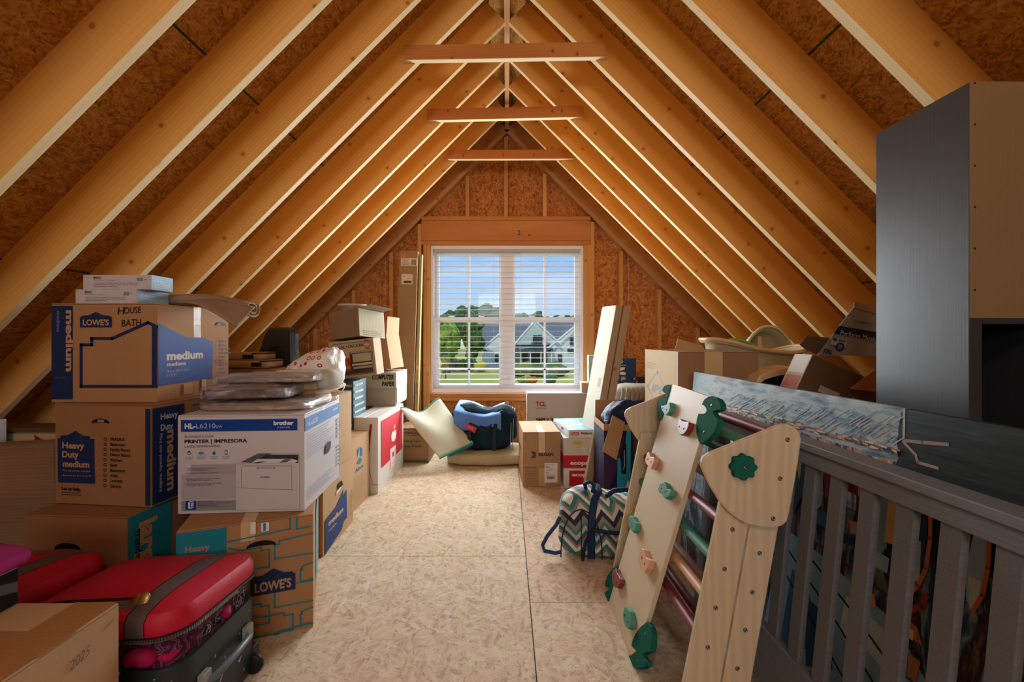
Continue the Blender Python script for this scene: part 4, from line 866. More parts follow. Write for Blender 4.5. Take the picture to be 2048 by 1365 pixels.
# toaster oven carton
A = P(657, 693, 3.40); B = P(747, 683, 3.40); wt = (B-A).length; at = math.atan2(B.z-A.z, B.x-A.x); ht = .280
t = thing('toaster_oven_box', 'tan toaster oven box with red ribbon and oven picture, in the pile by the gable', 'box', (X(664, 3.4), 3.40, .842), 0, rot=(0, -at, 0))
MB().box(0, wt, 0, .20, 0, ht).build('box_body', kraft('kraft_oven', '#b59a70', '#957a52'), t, bev=.002)
ink([('l', [(.28, .93), (.90, .93), (.95, .90), (.95, .06), (.06, .06), (.06, .88), (.12, .93), (.30, .93)], .012, '#2a2422'), ('r', .08, .08, .93, .19, '#4a3c34'), ('t', .07, .79, .075, 'BLACK', '#2a2624', {'b': .02, 'fit': .30}), ('t', .385, .80, .06, '+', '#2a2624', {'b': .05}), ('t', .44, .80, .075, 'DECKER', '#2a2624', {'b': .02, 'fit': .34}),
     ('c', .855, .84, .10, '#7a6a5c'), ('c', .855, .84, .075, '#9a8674'), ('p', [(.81, .74), (.90, .74), (.90, .70), (.855, .72), (.81, .70)], '#b02822'), ('r', .80, .93, .90, .965, '#b02822'), ('t', .805, .82, .035, 'RATED', '#d8ccb8', {'fit': .1}),
     ('t', .19, .64, .03, 'Toaster', '#b8402e', {'b': .02, 'fit': .15}), ('t', .19, .60, .03, 'Convection', '#b8402e', {'fit': .22}), ('r', .22, .46, .45, .53, '#b02822'), ('r', .22, .20, .45, .455, '#7a3a1c'), ('c', .28, .38, .05, '#c08850'), ('c', .36, .40, .05, '#a86030'), ('c', .31, .27, .06, '#c89058'), ('c', .40, .28, .055, '#b87840'),
     ('r', .45, .15, .93, .68, '#3a3232'), ('r', .51, .40, .92, .62, '#a8957a'), ('r', .48, .30, .93, .36, '#b5a890'), ('r', .50, .22, .92, .27, '#a39884'), ('r', .47, .64, .93, .675, '#8a8078'), ('r', .54, .12, .60, .15, '#14283a')], (0, -.0012, 0), (1, 0, 0), (0, 0, 1), (0, -1, 0), wt, ht, 'print', t)
# open cartons behind
op = open_carton('open_carton', 'open carton with pale side and spread flaps holding the white bucket, topmost by the gable', (X(664, 3.5), 3.47, 1.138), .0, .28, .30, .215, kraft('kraft_grey', '#8f7458', '#6e563e'), {'left': (.14, 78), 'right': (.10, 86)}, tip=(R(-4), R(-7), R(-22)))
ink([('r', 0.0, 0, 1, 1, '#c9c3a4')] + [('r', .02+.06*i, .12, .028+.06*i, .98, '#b0a98a') for i in range(16)] + greek(.1, .2, .9, 3, .07, '#6a6654', .015, 6), (.281, 0, 0), (0, 1, 0), (0, 0, 1), (1, 0, 0), .30, .21, 'pale_side', op)
t = thing('white_bucket', 'white plastic bucket standing in the topmost open carton by the gable', 'bucket', (X(704, 3.62), 3.64, 1.150))
MB().lathe([(0, 0), (.086, 0), (.108, .26), (.114, .26), (.114, .275), (.106, .275), (.103, .25), (.08, .01)], seg=28).build('bucket_wall', flat('#cdbfae', .5, 0, .3), t)
MB().lathe([(.0, .235), (.102, .235)], seg=28).build('contents', flat('#5a4a40', .9), t)
op = open_carton('open_carton', 'open tan carton with one raised flap behind the toaster oven box', (X(748, 3.96), 3.96, .864), 0, .16, .30, .30, K_STD, {'right': (.16, 12)}, tip=(0, R(-9), R(-8)))
# tall bed rail carton
xl, xr = X(797, 4.52), X(833, 4.52)
t = thing('bed_rail_carton', 'tall narrow brown bed rail carton standing upright beside the window', 'box', (X(787, 4.52), 4.50, 0), 0, rot=(R(-1), R(1.6), 0))
hh = Z(500, 4.5); ww = .185
MB().box(0, ww, 0, .10, 0, hh).build('carton_body', kraft('kraft_tall', '#a9875c', '#86673f'), t, bev=.003)
ink([('t', .62, .115, .018, 'BED RAIL (BARRIERE DE LIT)', INK, {'rot': 90, 'b': .01, 'fit': .255, 'fx': 1}), ('p', [(.14, .405), (.32, .422), (.32, .412), (.78, .412), (.78, .398), (.32, .398), (.32, .386)], '#b5342a'), ('t', .56, .402, .006, 'TOP', '#dcae9a', {'b': .02, 'fit': .16}),
     ('r', .1, .925, .98, .965, '#ddd0bc'), ('r', .16, .835, .76, .885, '#ddd0bc'), ('r', .28, .84, .70, .852, '#4a4440'), ('t', .25, .87, .007, 'K2', '#3a3430', {'fit': .1}), ('t', .45, .86, .006, '5kg 60 x 12', '#3a3430', {'fit': .25}), ('r', .1, .963, .3, .985, '#e07848'), ('t', .14, .968, .010, '5', '#5a2c20')] + greek(.15, .958, .6, 5, .007, '#6a6054', .0022, 3) + [('r', .66+.04*i, .93, .68+.04*i, .958, '#4a4440') for i in range(7)],
    (0, -.001, 0), (1, 0, 0), (0, 0, 1), (0, -1, 0), ww, hh, 'print', t)
t = thing('foam_strip', 'narrow cream foam strip leaning beside the tall bed rail carton', 'strip', (X(826, 4.5), 4.53, 0), 0, rot=(R(-1), R(1.4), 0))
MB().box(0, .030, 0, .06, 0, hh-.03).build('strip_body', flat('#a89868', .8, 0, .1), t, bev=.004)
ink([('t', .75, .30, .016, 'BEDSIDE', '#6a6048', {'rot': 90, 'fit': .05}), ('r', 0, .22, 1, .235, '#c9a45c'), ('r', 0, .42, 1, .44, '#c9b070')], (0, -.001, 0), (1, 0, 0), (0, 0, 1), (0, -1, 0), .030, hh-.03, 'print', t)
# moving and storage box
carton('small_moving_carton', 'small brown moving and storage carton with green print on the floor under the pale mat', (X(797, 4.17), 4.17, 0), 0, X(857, 4.17)-X(797, 4.17), .36, .325, kraft('kraft_small', '#a3794b', '#7d5a34'),
    front=[('l', [(.04, .80), (.72, .80), (.72, .95), (.04, .95), (.04, .80)], .014, '#4a3428'), ('t', .07, .835, .07, 'U-HAUL', '#4a3428', {'b': .03, 'fit': .6}), ('t', .04, .60, .07, 'Moving and', '#4f5a34', {'b': .03, 'fit': .68, 'sh': .1}), ('t', .0, .46, .07, 'Storage Boxes', '#4f5a34', {'b': .03, 'fit': .76, 'sh': .1}), ('r', 0, .03, 1, .10, '#4f5a34')], tape=False)
# foam mat with teal edge
MAT = cloth('foam_mat_pale', '#d6d8c2', '#bfc2ab', 30, .8, fr=2)
t = thing('foam_mat', 'pale curled foam mat with teal edging draped over the small moving carton', 'mat', (0, 0, 0))
Aa, Bb, Cc, Dd = P(798, 817, 3.98), P(879, 797, 4.26), P(946, 886, 4.12), P(879, 917, 3.86)
def matf(u, v):
    top = Aa.lerp(Bb, u); bot = Dd.lerp(Cc, u); p = top.lerp(bot, v)
    nrm = Vector((.35, -.75, .5)).normalized()
    p = p+Vector((0, 0, 1))*(-.095*math.sin(math.pi*u)*math.sin(math.pi*(u+.12))*(1-v)**1.1) + nrm*(.05*math.sin(math.pi*v)*math.sin(math.pi*u*1.1)) + Vector((.0, 0, .02))*math.sin(u*6.2)*(1-v)
    return p
MB().solid_sheet(matf, 20, 20, .006).build('mat_sheet', MAT, t)
TE = flat('#2f9a90', .6)
for e in ([matf(i/20, 0) for i in range(21)], [matf(i/20, 1) for i in range(21)]):
    MB().tube(e, .009, 8).build('edging', TE, t)
def fold(u, v):
    p = matf(u, 1); q = P(905, 921, 4.0).lerp(P(946, 890, 4.2), u); return p.lerp(q+Vector((0, .12, -.02)), v)
MB().solid_sheet(lambda u, v: matf(.25+.75*u, 1)+Vector((0, .13*v, -.030*math.sin(math.pi*min(1, v*1.2))-.004)), 12, 8, .006).build('folded_under', flat('#2c7f78', .7), t)
# cushion blanket under duffle
BLK = cloth('blanket', '#c4c0a2', '#a08c62', 40, .9, fr=7)
t = thing('folded_blanket', 'cream patterned folded blanket lying flat on the floor under the navy duffle bag', 'blanket', (.0, 4.30, 0))
mb = MB(); mb.blob(.82, .52, .12, 5, 36, .018, 6, 4, flat=0.0); mb.build('blanket_body', BLK, t, M=Matrix.Translation((-.14, .0, 0)))
# navy duffle
DN = NT('duffle_navy'); _n = DN.noise(DN.coord((1, 1, 1)), 5, 4, .6, .6); DN.bump(DN.noise(DN.coord((1, 1, 1)), 9, 4, .6, 1.0), .8, .02); DN = DN.fin(DN.ramp(_n, [(.3, '#14242e'), (.7, '#1c3242')]), .85, .08)
DBL = cloth('duffle_blue', '#6c9ae0', '#3f6ab4', 60, .6, fr=5)
t = thing('duffle_bag', 'slumped navy duffle bag with a bright blue top panel and red tag under the window', 'bag', (-.215, 4.31, .105), 0, rot=(0, 0, R(-8)))
def saggy(q):
    q = q.copy(); k = q.x/.58
    q.z *= (.98-.15*math.exp(-((k-.06)/.2)**2)+.0); 
    if k > .1: q.z *= 1-.06*(k-.1)
    return q
mb = MB(); mb.blob(.60, .36, .46, 3.4, 48, .028, 7, 11, fold=saggy, flat=0); mb.build('bag_body', DN, t)
def blue_top(u, v):
    x = -.25+.44*u; z = .44*(.98-.15*math.exp(-((x/.58-.06)/.2)**2)) ; y = -.185+.20*v
    zz_ = z+.012-(1-v)**1.4*(.19+.05*math.sin(u*7)); yy = -.193-.012*math.sin(v*3.14)+(.24*max(0, v-.5)/.5)
    return Vector((x, yy+.0, zz_+.006))
MB().solid_sheet(blue_top, 24, 12, .006).build('blue_panel', DBL, t)
for xx in (-.10, .13):
    pts = [Vector((xx, -.202, .03)), Vector((xx, -.215, .16)), Vector((xx+.01, -.20, .27)), Vector((xx+.03, -.10, .36)), Vector((xx+.03, .05, .36))]
    MB().tube(pts, .018, 8, flat=(1, 0, 0)).build('webbing_strap', flat('#1a2430', .7), t)
MB().tube([Vector((-.27, -.1, .40)), Vector((-.1, -.19, .28)), Vector((.05, -.2, .20)), Vector((.2, -.16, .39))], .012, 8).build('grab_handle', flat('#1c2733', .7), t)
ta = MB().box(0, .10, -.003, .003, 0, .045).build('tag', flat('#c8303a', .5), t, M=Matrix.Translation((-.14, -.212, .235)) @ Matrix.Rotation(R(28), 4, 'Y'))
ink([('t', .2, .5, .2, 'AWARE', '#e8c0c0', {'fit': .5}), ('r', .2, .3, .8, .33, '#e8a0a0')], (-.14, -.2165, .235), (math.cos(R(28)), 0, -math.sin(R(28))), (math.sin(R(28)), 0, math.cos(R(28))), (0, -1, 0), .10, .045, 'tag_print', t)
for s in (0, 1):
    arc = [Vector((.292, -.17+.34*k/12, .03+.36*max(0, math.sin(math.pi*k/12))**.6)) for k in range(13)]
    MB().tube([a+Vector((-.02*s, 0, .01*s)) for a in arc], .004, 6).build('piping', flat('#7e8c98', .6), t)
# ---------------------------------------------------------------- left side, part two
def rrect(w, d, r, n=6):
    pts = []
    for cx, cy, a0 in ((w/2-r, -d/2+r, -90), (w/2-r, d/2-r, 0), (-w/2+r, d/2-r, 90), (-w/2+r, -d/2+r, 180)):
        for k in range(n+1): a = R(a0+90*k/n); pts.append((cx+r*math.cos(a), cy+r*math.sin(a)))
    return pts
def loft(mb, w, d, r, prof, mi=0, cap=True, dome=0.0, n=6):
    """stack of rounded rectangles: prof = [(inset, z)]"""
    rings = []
    for ins, z in prof:
        rings.append([(x, y, z) for x, y in rrect(w-2*ins, d-2*ins, max(.004, r-ins), n)])
    m = len(rings[0]); vs = [q for g in rings for q in g]; fs = []
    for i in range(len(prof)-1):
        for j in range(m): k = (j+1) % m; fs.append((i*m+j, i*m+k, (i+1)*m+k, (i+1)*m+j))
    mb.add(vs, fs, mi, True)
    if cap:
        mb.add(rings[0], [tuple(range(m))[::-1]], mi)
        # domed top in rings
        last = rings[-1]; K = 5; vs = list(last); fs = []
        cx = sum(p[0] for p in last)/m; cy = sum(p[1] for p in last)/m; z0 = last[0][2]
        for t in range(1, K+1):
            s_ = 1-t/K
            vs += [(cx+(p[0]-cx)*s_, cy+(p[1]-cy)*s_, z0+dome*(1-s_**2.2)) for p in last] if t < K else [(cx, cy, z0+dome)]
            for j in range(m):
                k = (j+1) % m
                if t < K: fs.append(((t-1)*m+j, (t-1)*m+k, t*m+k, t*m+j))
                else: fs.append(((t-1)*m+j, (t-1)*m+k, t*m))
        mb.add(vs, fs, mi, True)
    return mb
def red_fabric():
    m = NT('red_luggage'); tc = m.n('ShaderNodeTexCoord'); sp = m.n('ShaderNodeSeparateXYZ'); m.l(tc.outputs['Object'], sp.inputs[0])
    w = m.noise(m.coord((1, 1, 1)), 420, 1); col = m.mix(m.math('MULTIPLY', w, .5), '#c41034', '#860822')
    g1 = m.math('MULTIPLY', m.math('GREATER_THAN', sp.outputs[0], .105), m.math('LESS_THAN', sp.outputs[0], .155))
    g2 = m.math('MULTIPLY', m.math('MULTIPLY', m.math('GREATER_THAN', sp.outputs[1], -.175), m.math('LESS_THAN', sp.outputs[1], -.145)), m.math('LESS_THAN', sp.outputs[0], .11))
    g2 = m.math('MULTIPLY', g2, m.math('GREATER_THAN', sp.outputs[2], .03))
    col = m.mix(m.math('MAXIMUM', g1, g2), col, '#5a5154')
    e1 = m.math('LESS_THAN', m.math('ABSOLUTE', m.math('SUBTRACT', sp.outputs[0], .103)), .002); e2 = m.math('LESS_THAN', m.math('ABSOLUTE', m.math('SUBTRACT', sp.outputs[0], .157)), .0015)
    z1 = m.math('MULTIPLY', m.math('LESS_THAN', m.math('ABSOLUTE', m.math('SUBTRACT', sp.outputs[1], -.137)), .006), m.math('LESS_THAN', sp.outputs[0], .085))
    col = m.mix(m.math('MAXIMUM', m.math('MAXIMUM', e1, e2), z1), col, '#15090c')
    m.bump(w, .4, .001); return m.fin(col, .55, .35)
RED = red_fabric(); BLKF = cloth('black_nylon', '#1b1c1f', '#0d0e10', 260, .6)
BODYM = NT('black_shell'); _s = BODYM.noise(BODYM.coord(), 34, 2, .4); BODYM = BODYM.fin(BODYM.mix(BODYM.ramp(_s, [(.70, 0.0), (.73, 1.0)]), '#20282b', '#b9b7a8'), .42, .45)
PAIS = NT('paisley'); _v = PAIS.n('ShaderNodeTexVoronoi', Scale=26.0); PAIS.l(PAIS.coord(), _v.inputs['Vector']); _w = PAIS.n('ShaderNodeTexWave', Scale=16.0, Distortion=14.0); PAIS.l(PAIS.coord(), _w.inputs['Vector'])
_c = PAIS.ramp(_w.outputs[0], [(.0, '#15121c'), (.55, '#17141f'), (.62, '#b9b2c8'), (.70, '#1a1622'), (.86, '#b88aa8'), (.94, '#15121c')], 'CONSTANT'); _c2 = PAIS.mix(PAIS.ramp(PAIS.noise(PAIS.coord(), 7, 3), [(.52, 0.0), (.56, .6)]), _c, '#5a1038'); PAIS = PAIS.fin(_c2, .8, .2)
PINK = cloth('magenta_cloth', '#c8145c', '#7c0c3c', 90, .7)
def suitcase(lbl, x, y, rz, z0, tilt, full):
    t = thing('suitcase', lbl, 'suitcase', (x, y, z0), rz, 'red soft suitcases')
    w, d, h = .48, .40, .262
    loft(MB(), w, d, .075, [(.012, 0), (.002, .02), (0, .06), (0, h-.02), (.004, h)], dome=-.02).build('case_shell', BODYM if full else BLKF, t)
    lid = loft(MB(), w+.012, d+.012, .085, [(.006, 0), (0, .012), (.0, .045), (.012, .062)], dome=.032)
    M = Matrix.Translation((0, 0, h+.068)) @ Matrix.Rotation(R(-3.0), 4, 'Y') @ Matrix.Rotation(R(-2.5), 4, 'X')
    l = lid.build('lid', RED, t, M=M)
    MB().tube([(a, b, .001) for a, b in rrect(w+.010, d+.010, .083)]+[(rrect(w+.010, d+.010, .083)[0][0], rrect(w+.010, d+.010, .083)[0][1], .001)], .005, 6).build('lid_piping', BLKF, l)
    if not full:
        loft(MB(), w-.02, d-.02, .07, [(0, h-.01), (0, h+.07)]).build('gusset', BLKF, t); return t
    zz = MB(); pts = rrect(w+.016, d+.016, .086, 10); n_ = len(pts)
    for i in range(n_*1):
        a = Vector((*pts[i], 0)); b = Vector((*pts[(i+1) % n_], 0)); L = (b-a).length; k = max(1, int(L/.0065))
        for j in range(k):
            p = a.lerp(b, j/k)
            if p.y < .05 and p.x > -.05: zz.box(p.x-.0022, p.x+.0022, p.y-.0022, p.y+.0022, -.006, .004)
    zo = zz.build('zip_teeth', flat('#8c8c88', .35, .8), l); zo['kind'] = 'stuff'
    for dx, dz, rr in ((-.006, 0, 0), (.018, .004, 18)):
        pl = MB().lathe([(.0, -.0015), (.013, -.0015), (.0145, 0), (.013, .0015), (0, .0015)], seg=16); pl.build('zip_pull', flat('#a88a5c', .35, .8), l, M=Matrix.Translation((.095+dx, -.152, .078+dz)) @ Matrix.Rotation(R(60), 4, 'X') @ Matrix.Rotation(R(rr), 4, 'Y') @ Matrix.Scale(1.35, 4, (0, 1, 0)))
    # clothing bulging out of the gap
    c = MB(); c.blob(w-.03, d-.03, .11, 6, 60, .012, 22, 5); co = c.build('packed_clothes', PAIS, t, M=Matrix.Translation((0, 0, h-.03)))
    for i, (a, b, s, m_) in enumerate(((.13, -.178, .06, PINK), (.175, -.150, .05, PINK), (.196, -.06, .05, PAIS), (.205, .03, .045, PINK), (.203, .09, .05, PAIS), (.20, -.01, .045, PAIS), (.04, -.186, .06, PAIS), (-.04, -.186, .06, PAIS))):
        q = MB(); q.blob(s*1.3, s, s*.85, 2.2, 20, .012, 30, i+3); q.build('garment', m_, co, M=Matrix.Translation((a, b, .030)))
    # side handle, corner plates, wheels
    hx = w/2+.004
    hd = MB(); hd.tube([(hx, -.10, .165), (hx+.022, -.085, .165), (hx+.026, 0, .168), (hx+.022, .085, .17), (hx, .10, .17)], [.011]*5, 10); hd.build('side_handle', flat('#5e6a72', .4, 0, .4), t)
    for yy in (-.105, .105): MB().box(hx-.004, hx+.014, yy-.02, yy+.02, .145, .195).build('handle_mount', flat('#8b8a80', .5), t, bev=.004)
    for yy in (-.13, .15):
        wl = MB().lathe([(.0, -.011), (.030, -.011), (.035, -.006), (.035, .006), (.030, .011), (0, .011)], seg=20)
        wl.build('wheel', flat('#17181a', .5), t, M=Matrix.Translation((w/2-.0, yy, .035)) @ Matrix.Rotation(R(90), 4, 'X'))
    for yy in (-d/2+.03, d/2-.035): MB().blob(.05, .05, .09, 5, 16).build('corner_guard', flat('#2a2f31', .4), t, M=Matrix.Translation((w/2-.022, yy, 0)))
    return t
suitcase('red suitcase gaping open over patterned clothes, its black side towards the aisle', -1.115, 1.405, R(-1), 0, 0, True)
suitcase('red suitcase with grey stripe lying closed behind the tan 2025 carton', -1.65, 1.42, R(-4), 0, 0, False)
# foreground carton
C5 = kraft('kraft_front', '#b98f60', '#91693f')
cf = carton('taped_carton', 'tan carton with glossy tape and 2025 in pencil, nearest carton in the corner', (-1.56, .50, 0), 0, .605, .61, .50, C5,
    right=[('t', .79, .85, .042, '2025', '#4a5058', {'sh': .35, 'rot': 8, 'b': -.012, 'fit': .075}), ('l', [(.93, .925), (.97, .945)], .004, '#4a5058')], seam='X', tape=True, tape_mat=NT('brown_tape').fin('#8f6236', .12, .7))
TB = NT('brown_tape_glossy'); TB.bump(TB.noise(TB.coord((4, 30, 30)), 5, 4, .6, 1), .8, .003); TB = TB.fin('#9b6b3c', .14, .6)
MB().box(-.002, .607, .42, .50, .5008, .5016).build('tape', TB, cf); MB().box(.50, .6, .0, .61, .5012, .502).build('tape', TB, cf, label='glossy brown tape along the edge')
t = thing('photo_box', 'small box with a black and white picture lying on the tan 2025 carton', 'box', (-1.452, 1.045, .504), 0)
MB().box(0, .253, 0, .06, 0, .088).build('box_body', flat('#b9b6b4', .5), t, bev=.001)
ink([('p', [(0, 0), (.9, 0), (.98, .2), (.98, .96), (0, .96)], '#17181a'), ('p', [(.3, .55), (.98, .75), (.98, .96), (.3, .96)], '#7c7c7e'), ('p', [(.1, .3), (.7, .5), (.9, .6), (.3, .5)], '#3a3b3e')], (0, -.001, 0), (1, 0, 0), (0, 0, 1), (0, -1, 0), .253, .088, 'print', t)
ink([('r', 0, 0, 1, .96, '#1c1d20'), ('p', [(0, .5), (1, .3), (1, .6), (0, .75)], '#5c5c60')], (.2538, 0, 0), (0, 1, 0), (0, 0, 1), (1, 0, 0), .06, .088, 'side_print', t)
FZ = cloth('fleece_pink', '#a8307c', '#7c1e5c', 300, .95)
t = thing('fleece_blanket', 'magenta fleece bundle heaped on the small black and white box', 'blanket', (-1.365, 1.08, .593), 0)
MB().blob(.42, .13, .052, 3, 36, .010, 20, 2).build('fleece_body', FZ, t)
# film-wrapped furniture panel
t = thing('wrapped_furniture', 'large brown wooden furniture panel wrapped in clear film, leaning beside the left stack', 'furniture', (-2.66, 1.98, 0), 0, rot=(0, R(-3.0), 0))
M_OAK = wood('brown_oak', '#9c7a56', '#5f4226', '#b8966c', knots=0, gs=1.3)
MB().box(0, .70, 0, .11, 0, .655).build('panel_body', M_OAK, t, bev=.004)
FILM2 = NT('stretch_film'); _t = FILM2.n('ShaderNodeBsdfTransparent'); _g = FILM2.n('ShaderNodeBsdfGlossy'); _g.inputs['Roughness'].default_value = .16
_f = FILM2.noise(FILM2.coord((2.2, 2.2, 16), rot=(0, R(12), 0)), 5, 6, .75, .8); _b = FILM2.n('ShaderNodeBump'); _b.inputs['Strength'].default_value = 1.0; _b.inputs['Distance'].default_value = .014; FILM2.l(_f, _b.inputs['Height']); FILM2.l(_b.outputs[0], _g.inputs['Normal'])
_m = FILM2.n('ShaderNodeMixShader'); _m.inputs[0].default_value = .10; FILM2.l(_t.outputs[0], _m.inputs[1]); FILM2.l(_g.outputs[0], _m.inputs[2]); FILM2.l(_m.outputs[0], FILM2.out.inputs[0]); FILM2 = FILM2.mat
MB().box(-.004, .704, -.006, .114, 0, .662).build('plastic_film', FILM2, t, bev=.01)
carton('plain_carton', 'plain carton under the fruit picture carton behind the wrapped furniture', (-2.62, 2.2, 0), 0, .52, .40, .56, kraft('kraft_dk2', '#8a6038', '#5f3f22'), tape=False)
carton('picture_carton', 'carton with a food picture showing above the wrapped furniture', (X(26, 2.24), 2.24, .563), 0, .24, .25, .125, flat('#a68a68', .5),
    front=[('r', 0, 0, 1, .93, '#c8a878'), ('p', [(.55, 0), (1, 0), (1, .8), (.72, .6), (.45, .9), (.5, .4)], '#7a2c1c'), ('c', .85, .35, .35, '#b8642c'), ('c', .72, .15, .3, '#a8501c')], tape=False)
carton('white_navy_carton', 'small white and navy carton at the far left beside the food picture carton', (X(26, 2.2)-.27, 2.24, .563), 0, .26, .25, .12, flat('#9aa2a8', .5),
    front=[('r', 0, 0, 1, .35, '#14204a'), ('t', .55, .55, .2, '32 x 12', '#5a6068', {'fit': .3})], tape=False)
t = thing('thin_plank', 'thin dark plank lying over the food picture carton under the eave', 'plank', (-2.62, 2.22, .692), 0)
MB().box(0, .52, 0, .14, 0, .018).build('plank_body', wood('plank_dark', '#6e4a2a', '#3f2814', '#8a6038'), t, bev=.002)
t = thing('white_box', 'narrow white box standing upright at the outermost left under the rafters', 'box', (X(-60, 2.16), 2.12, .0), 0)
MB().box(0, X(4, 2.16)-X(-60, 2.16), 0, .06, 0, Z(841, 2.14)).build('box_body', flat('#c9d2d6', .5), t, bev=.002)
# office chair
t = thing('office_chair', 'black padded office chair rising behind the left cartons', 'chair', (X(550, 3.45), 3.45, 0), 0)
LEA = NT('black_leather'); LEA.bump(LEA.noise(LEA.coord(), 40, 3), .2, .002); LEA = LEA.fin('#23282a', .32, .5)
def chp(pts, d0, th, nm, mat, bev=.02, par=None):
    o0 = Vector((X(550, 3.45), 3.45, 0)); a = [P(x, y, 3.4)+Vector((0, d0, 0))-o0 for x, y in pts]; b = [v+Vector((0, th, 0)) for v in a]
    return MB().hexa(a, b).build(nm, mat, par or t, bev=bev)
chp([(590, 790), (589, 745), (592, 727), (588, 700), (588, 668), (582, 658), (572, 655), (548, 654), (536, 657), (528, 668), (520, 692), (511, 712), (505, 728), (500, 760), (500, 790)], 0, .10, 'backrest', LEA, .022)
chp([(569, 760), (568, 704), (560, 692), (546, 691), (538, 700), (522, 735), (520, 760)], -.012, .03, 'recess_patch', flat('#0e1113', .6), .01)  # near-black slab set where the backrest has a shaded hole
chp([(588, 760), (586, 700), (586, 664), (578, 662), (578, 760)], -.018, .04, 'side_bolster', LEA, .014)
MB().box(-.22, .22, -.26, .03, .44, .54).build('seat', LEA, t, bev=.03); MB().tube([(0, -.1, .06), (0, -.1, .44)], .03, 10).build('post', flat('#15171a', .4), t)
MB().box(-.06, .06, .03, .06, .5, .78).build('back_bracket', flat('#15171a', .4), t)
for k in range(5):
    a = R(72*k+18); MB().tube([(0, -.1, .07), (.22*math.cos(a), -.1+.22*math.sin(a), .045)], .018, 8).build('base_arm', flat('#15171a', .4), t)
    MB().lathe([(0, 0), (.022, .004), (.026, .022), (.022, .04), (0, .044)], seg=12).build('caster', flat('#101114', .5), t, M=Matrix.Translation((.22*math.cos(a), -.1+.22*math.sin(a), 0)))
# flat wrapped cartons behind the top carton
carton('plain_carton', 'tall plain carton hidden behind the taped cartons, under two wrapped bins', (-1.98, 2.9, 0), 0, .50, .26, .955, K_DK, tape=False)
for i, (px0, px1, p0, p1, dy, lb) in enumerate(((420, 535, 741, 724, 0, 'lower film-wrapped tan bin with a black label behind the left stack'), (400, 519, 722, 706, .01, 'upper film-wrapped tan bin beside the office chair'))):
    d = 2.9+dy; z = Z(p0, d) if i == 0 else Z(723, 2.9)+.002; h = .052
    t = thing('wrapped_bin', lb, 'bin', (X(px0, d), d, max(z, .958)), 0, 'film-wrapped bins'); w = X(px1, d)-X(px0, d)
    mb = MB(); loft(mb, w, .24, .05, [(.02, 0), (0, .01), (0, h-.004), (.006, h)]); mb.build('bin_body', kraft('kraft_bin%d' % i, '#b99468', '#8e6c44'), t, M=Matrix.Translation((w/2, .12, 0)))
    MB().tube([(w/2+a, .12+b, h*.9) for a, b in rrect(w, .24, .05)][:12], .005, 6).build('dark_rim', flat('#1c1a1a', .5), t)
    ink([('r', .72, .25, .90, .75, '#221d1a')], (0, -.002, 0), (1, 0, 0), (0, 0, 1), (0, -1, 0), w, h, 'print', t)
# white shopping bag with red rings
BG = NT('bag_rings'); _c = BG.coord((1, 1, 1)); _sp = BG.n('ShaderNodeSeparateXYZ'); BG.l(_c, _sp.inputs[0])
_vo = BG.n('ShaderNodeTexVoronoi', Scale=26.0); _vo.inputs['Randomness'].default_value = .35; _mp = BG.n('ShaderNodeMapping'); _mp.inputs['Scale'].default_value = (1, .01, 1); BG.l(_c, _mp.inputs[0]); BG.l(_mp.outputs[0], _vo.inputs['Vector'])
_rg = BG.ramp(_vo.outputs['Distance'], [(0, 1.0), (.12, 0.0), (.22, 1.0), (.34, 0.0)], 'CONSTANT')
_bd = BG.math('SUBTRACT', _sp.outputs[2], BG.math('MULTIPLY', _sp.outputs[0], .55)); _mk = BG.math('MULTIPLY', BG.math('GREATER_THAN', _bd, .09), BG.math('LESS_THAN', _bd, .23)); _mk = BG.math('MULTIPLY', _mk, BG.math('LESS_THAN', _sp.outputs[0], .10))
_cc = BG.mix(BG.math('MULTIPLY', _rg, _mk), '#e6e2dc', '#c02038'); BG.bump(BG.noise(_c, 14, 5, .7, 1.2), .9, .012); BG = BG.fin(_cc, .35, .4)
t = thing('shopping_bag', 'crumpled white plastic bag with rows of red rings on the pale taped carton', 'bag', (X(634, 2.72), 2.70, .842), 0)
def bagf(q):
    q = q.copy(); k = q.z/.25
    q.x = q.x*(1-.35*k)+.10*k*k-.02; return q
mb = MB(); mb.blob(.36, .26, .25, 2.6, 56, .030, 9, 8, fold=bagf); mb.build('bag_body', BG, t)
MB().tube([(.10, -.10, .10), (.16, -.13, .03), (.20, -.13, .0), (.215, -.12, .03), (.19, -.10, .09), (.14, -.08, .13)], .012, 8, flat=(0, 1, 0)).build('bag_handle', flat('#dedad2', .4), t)
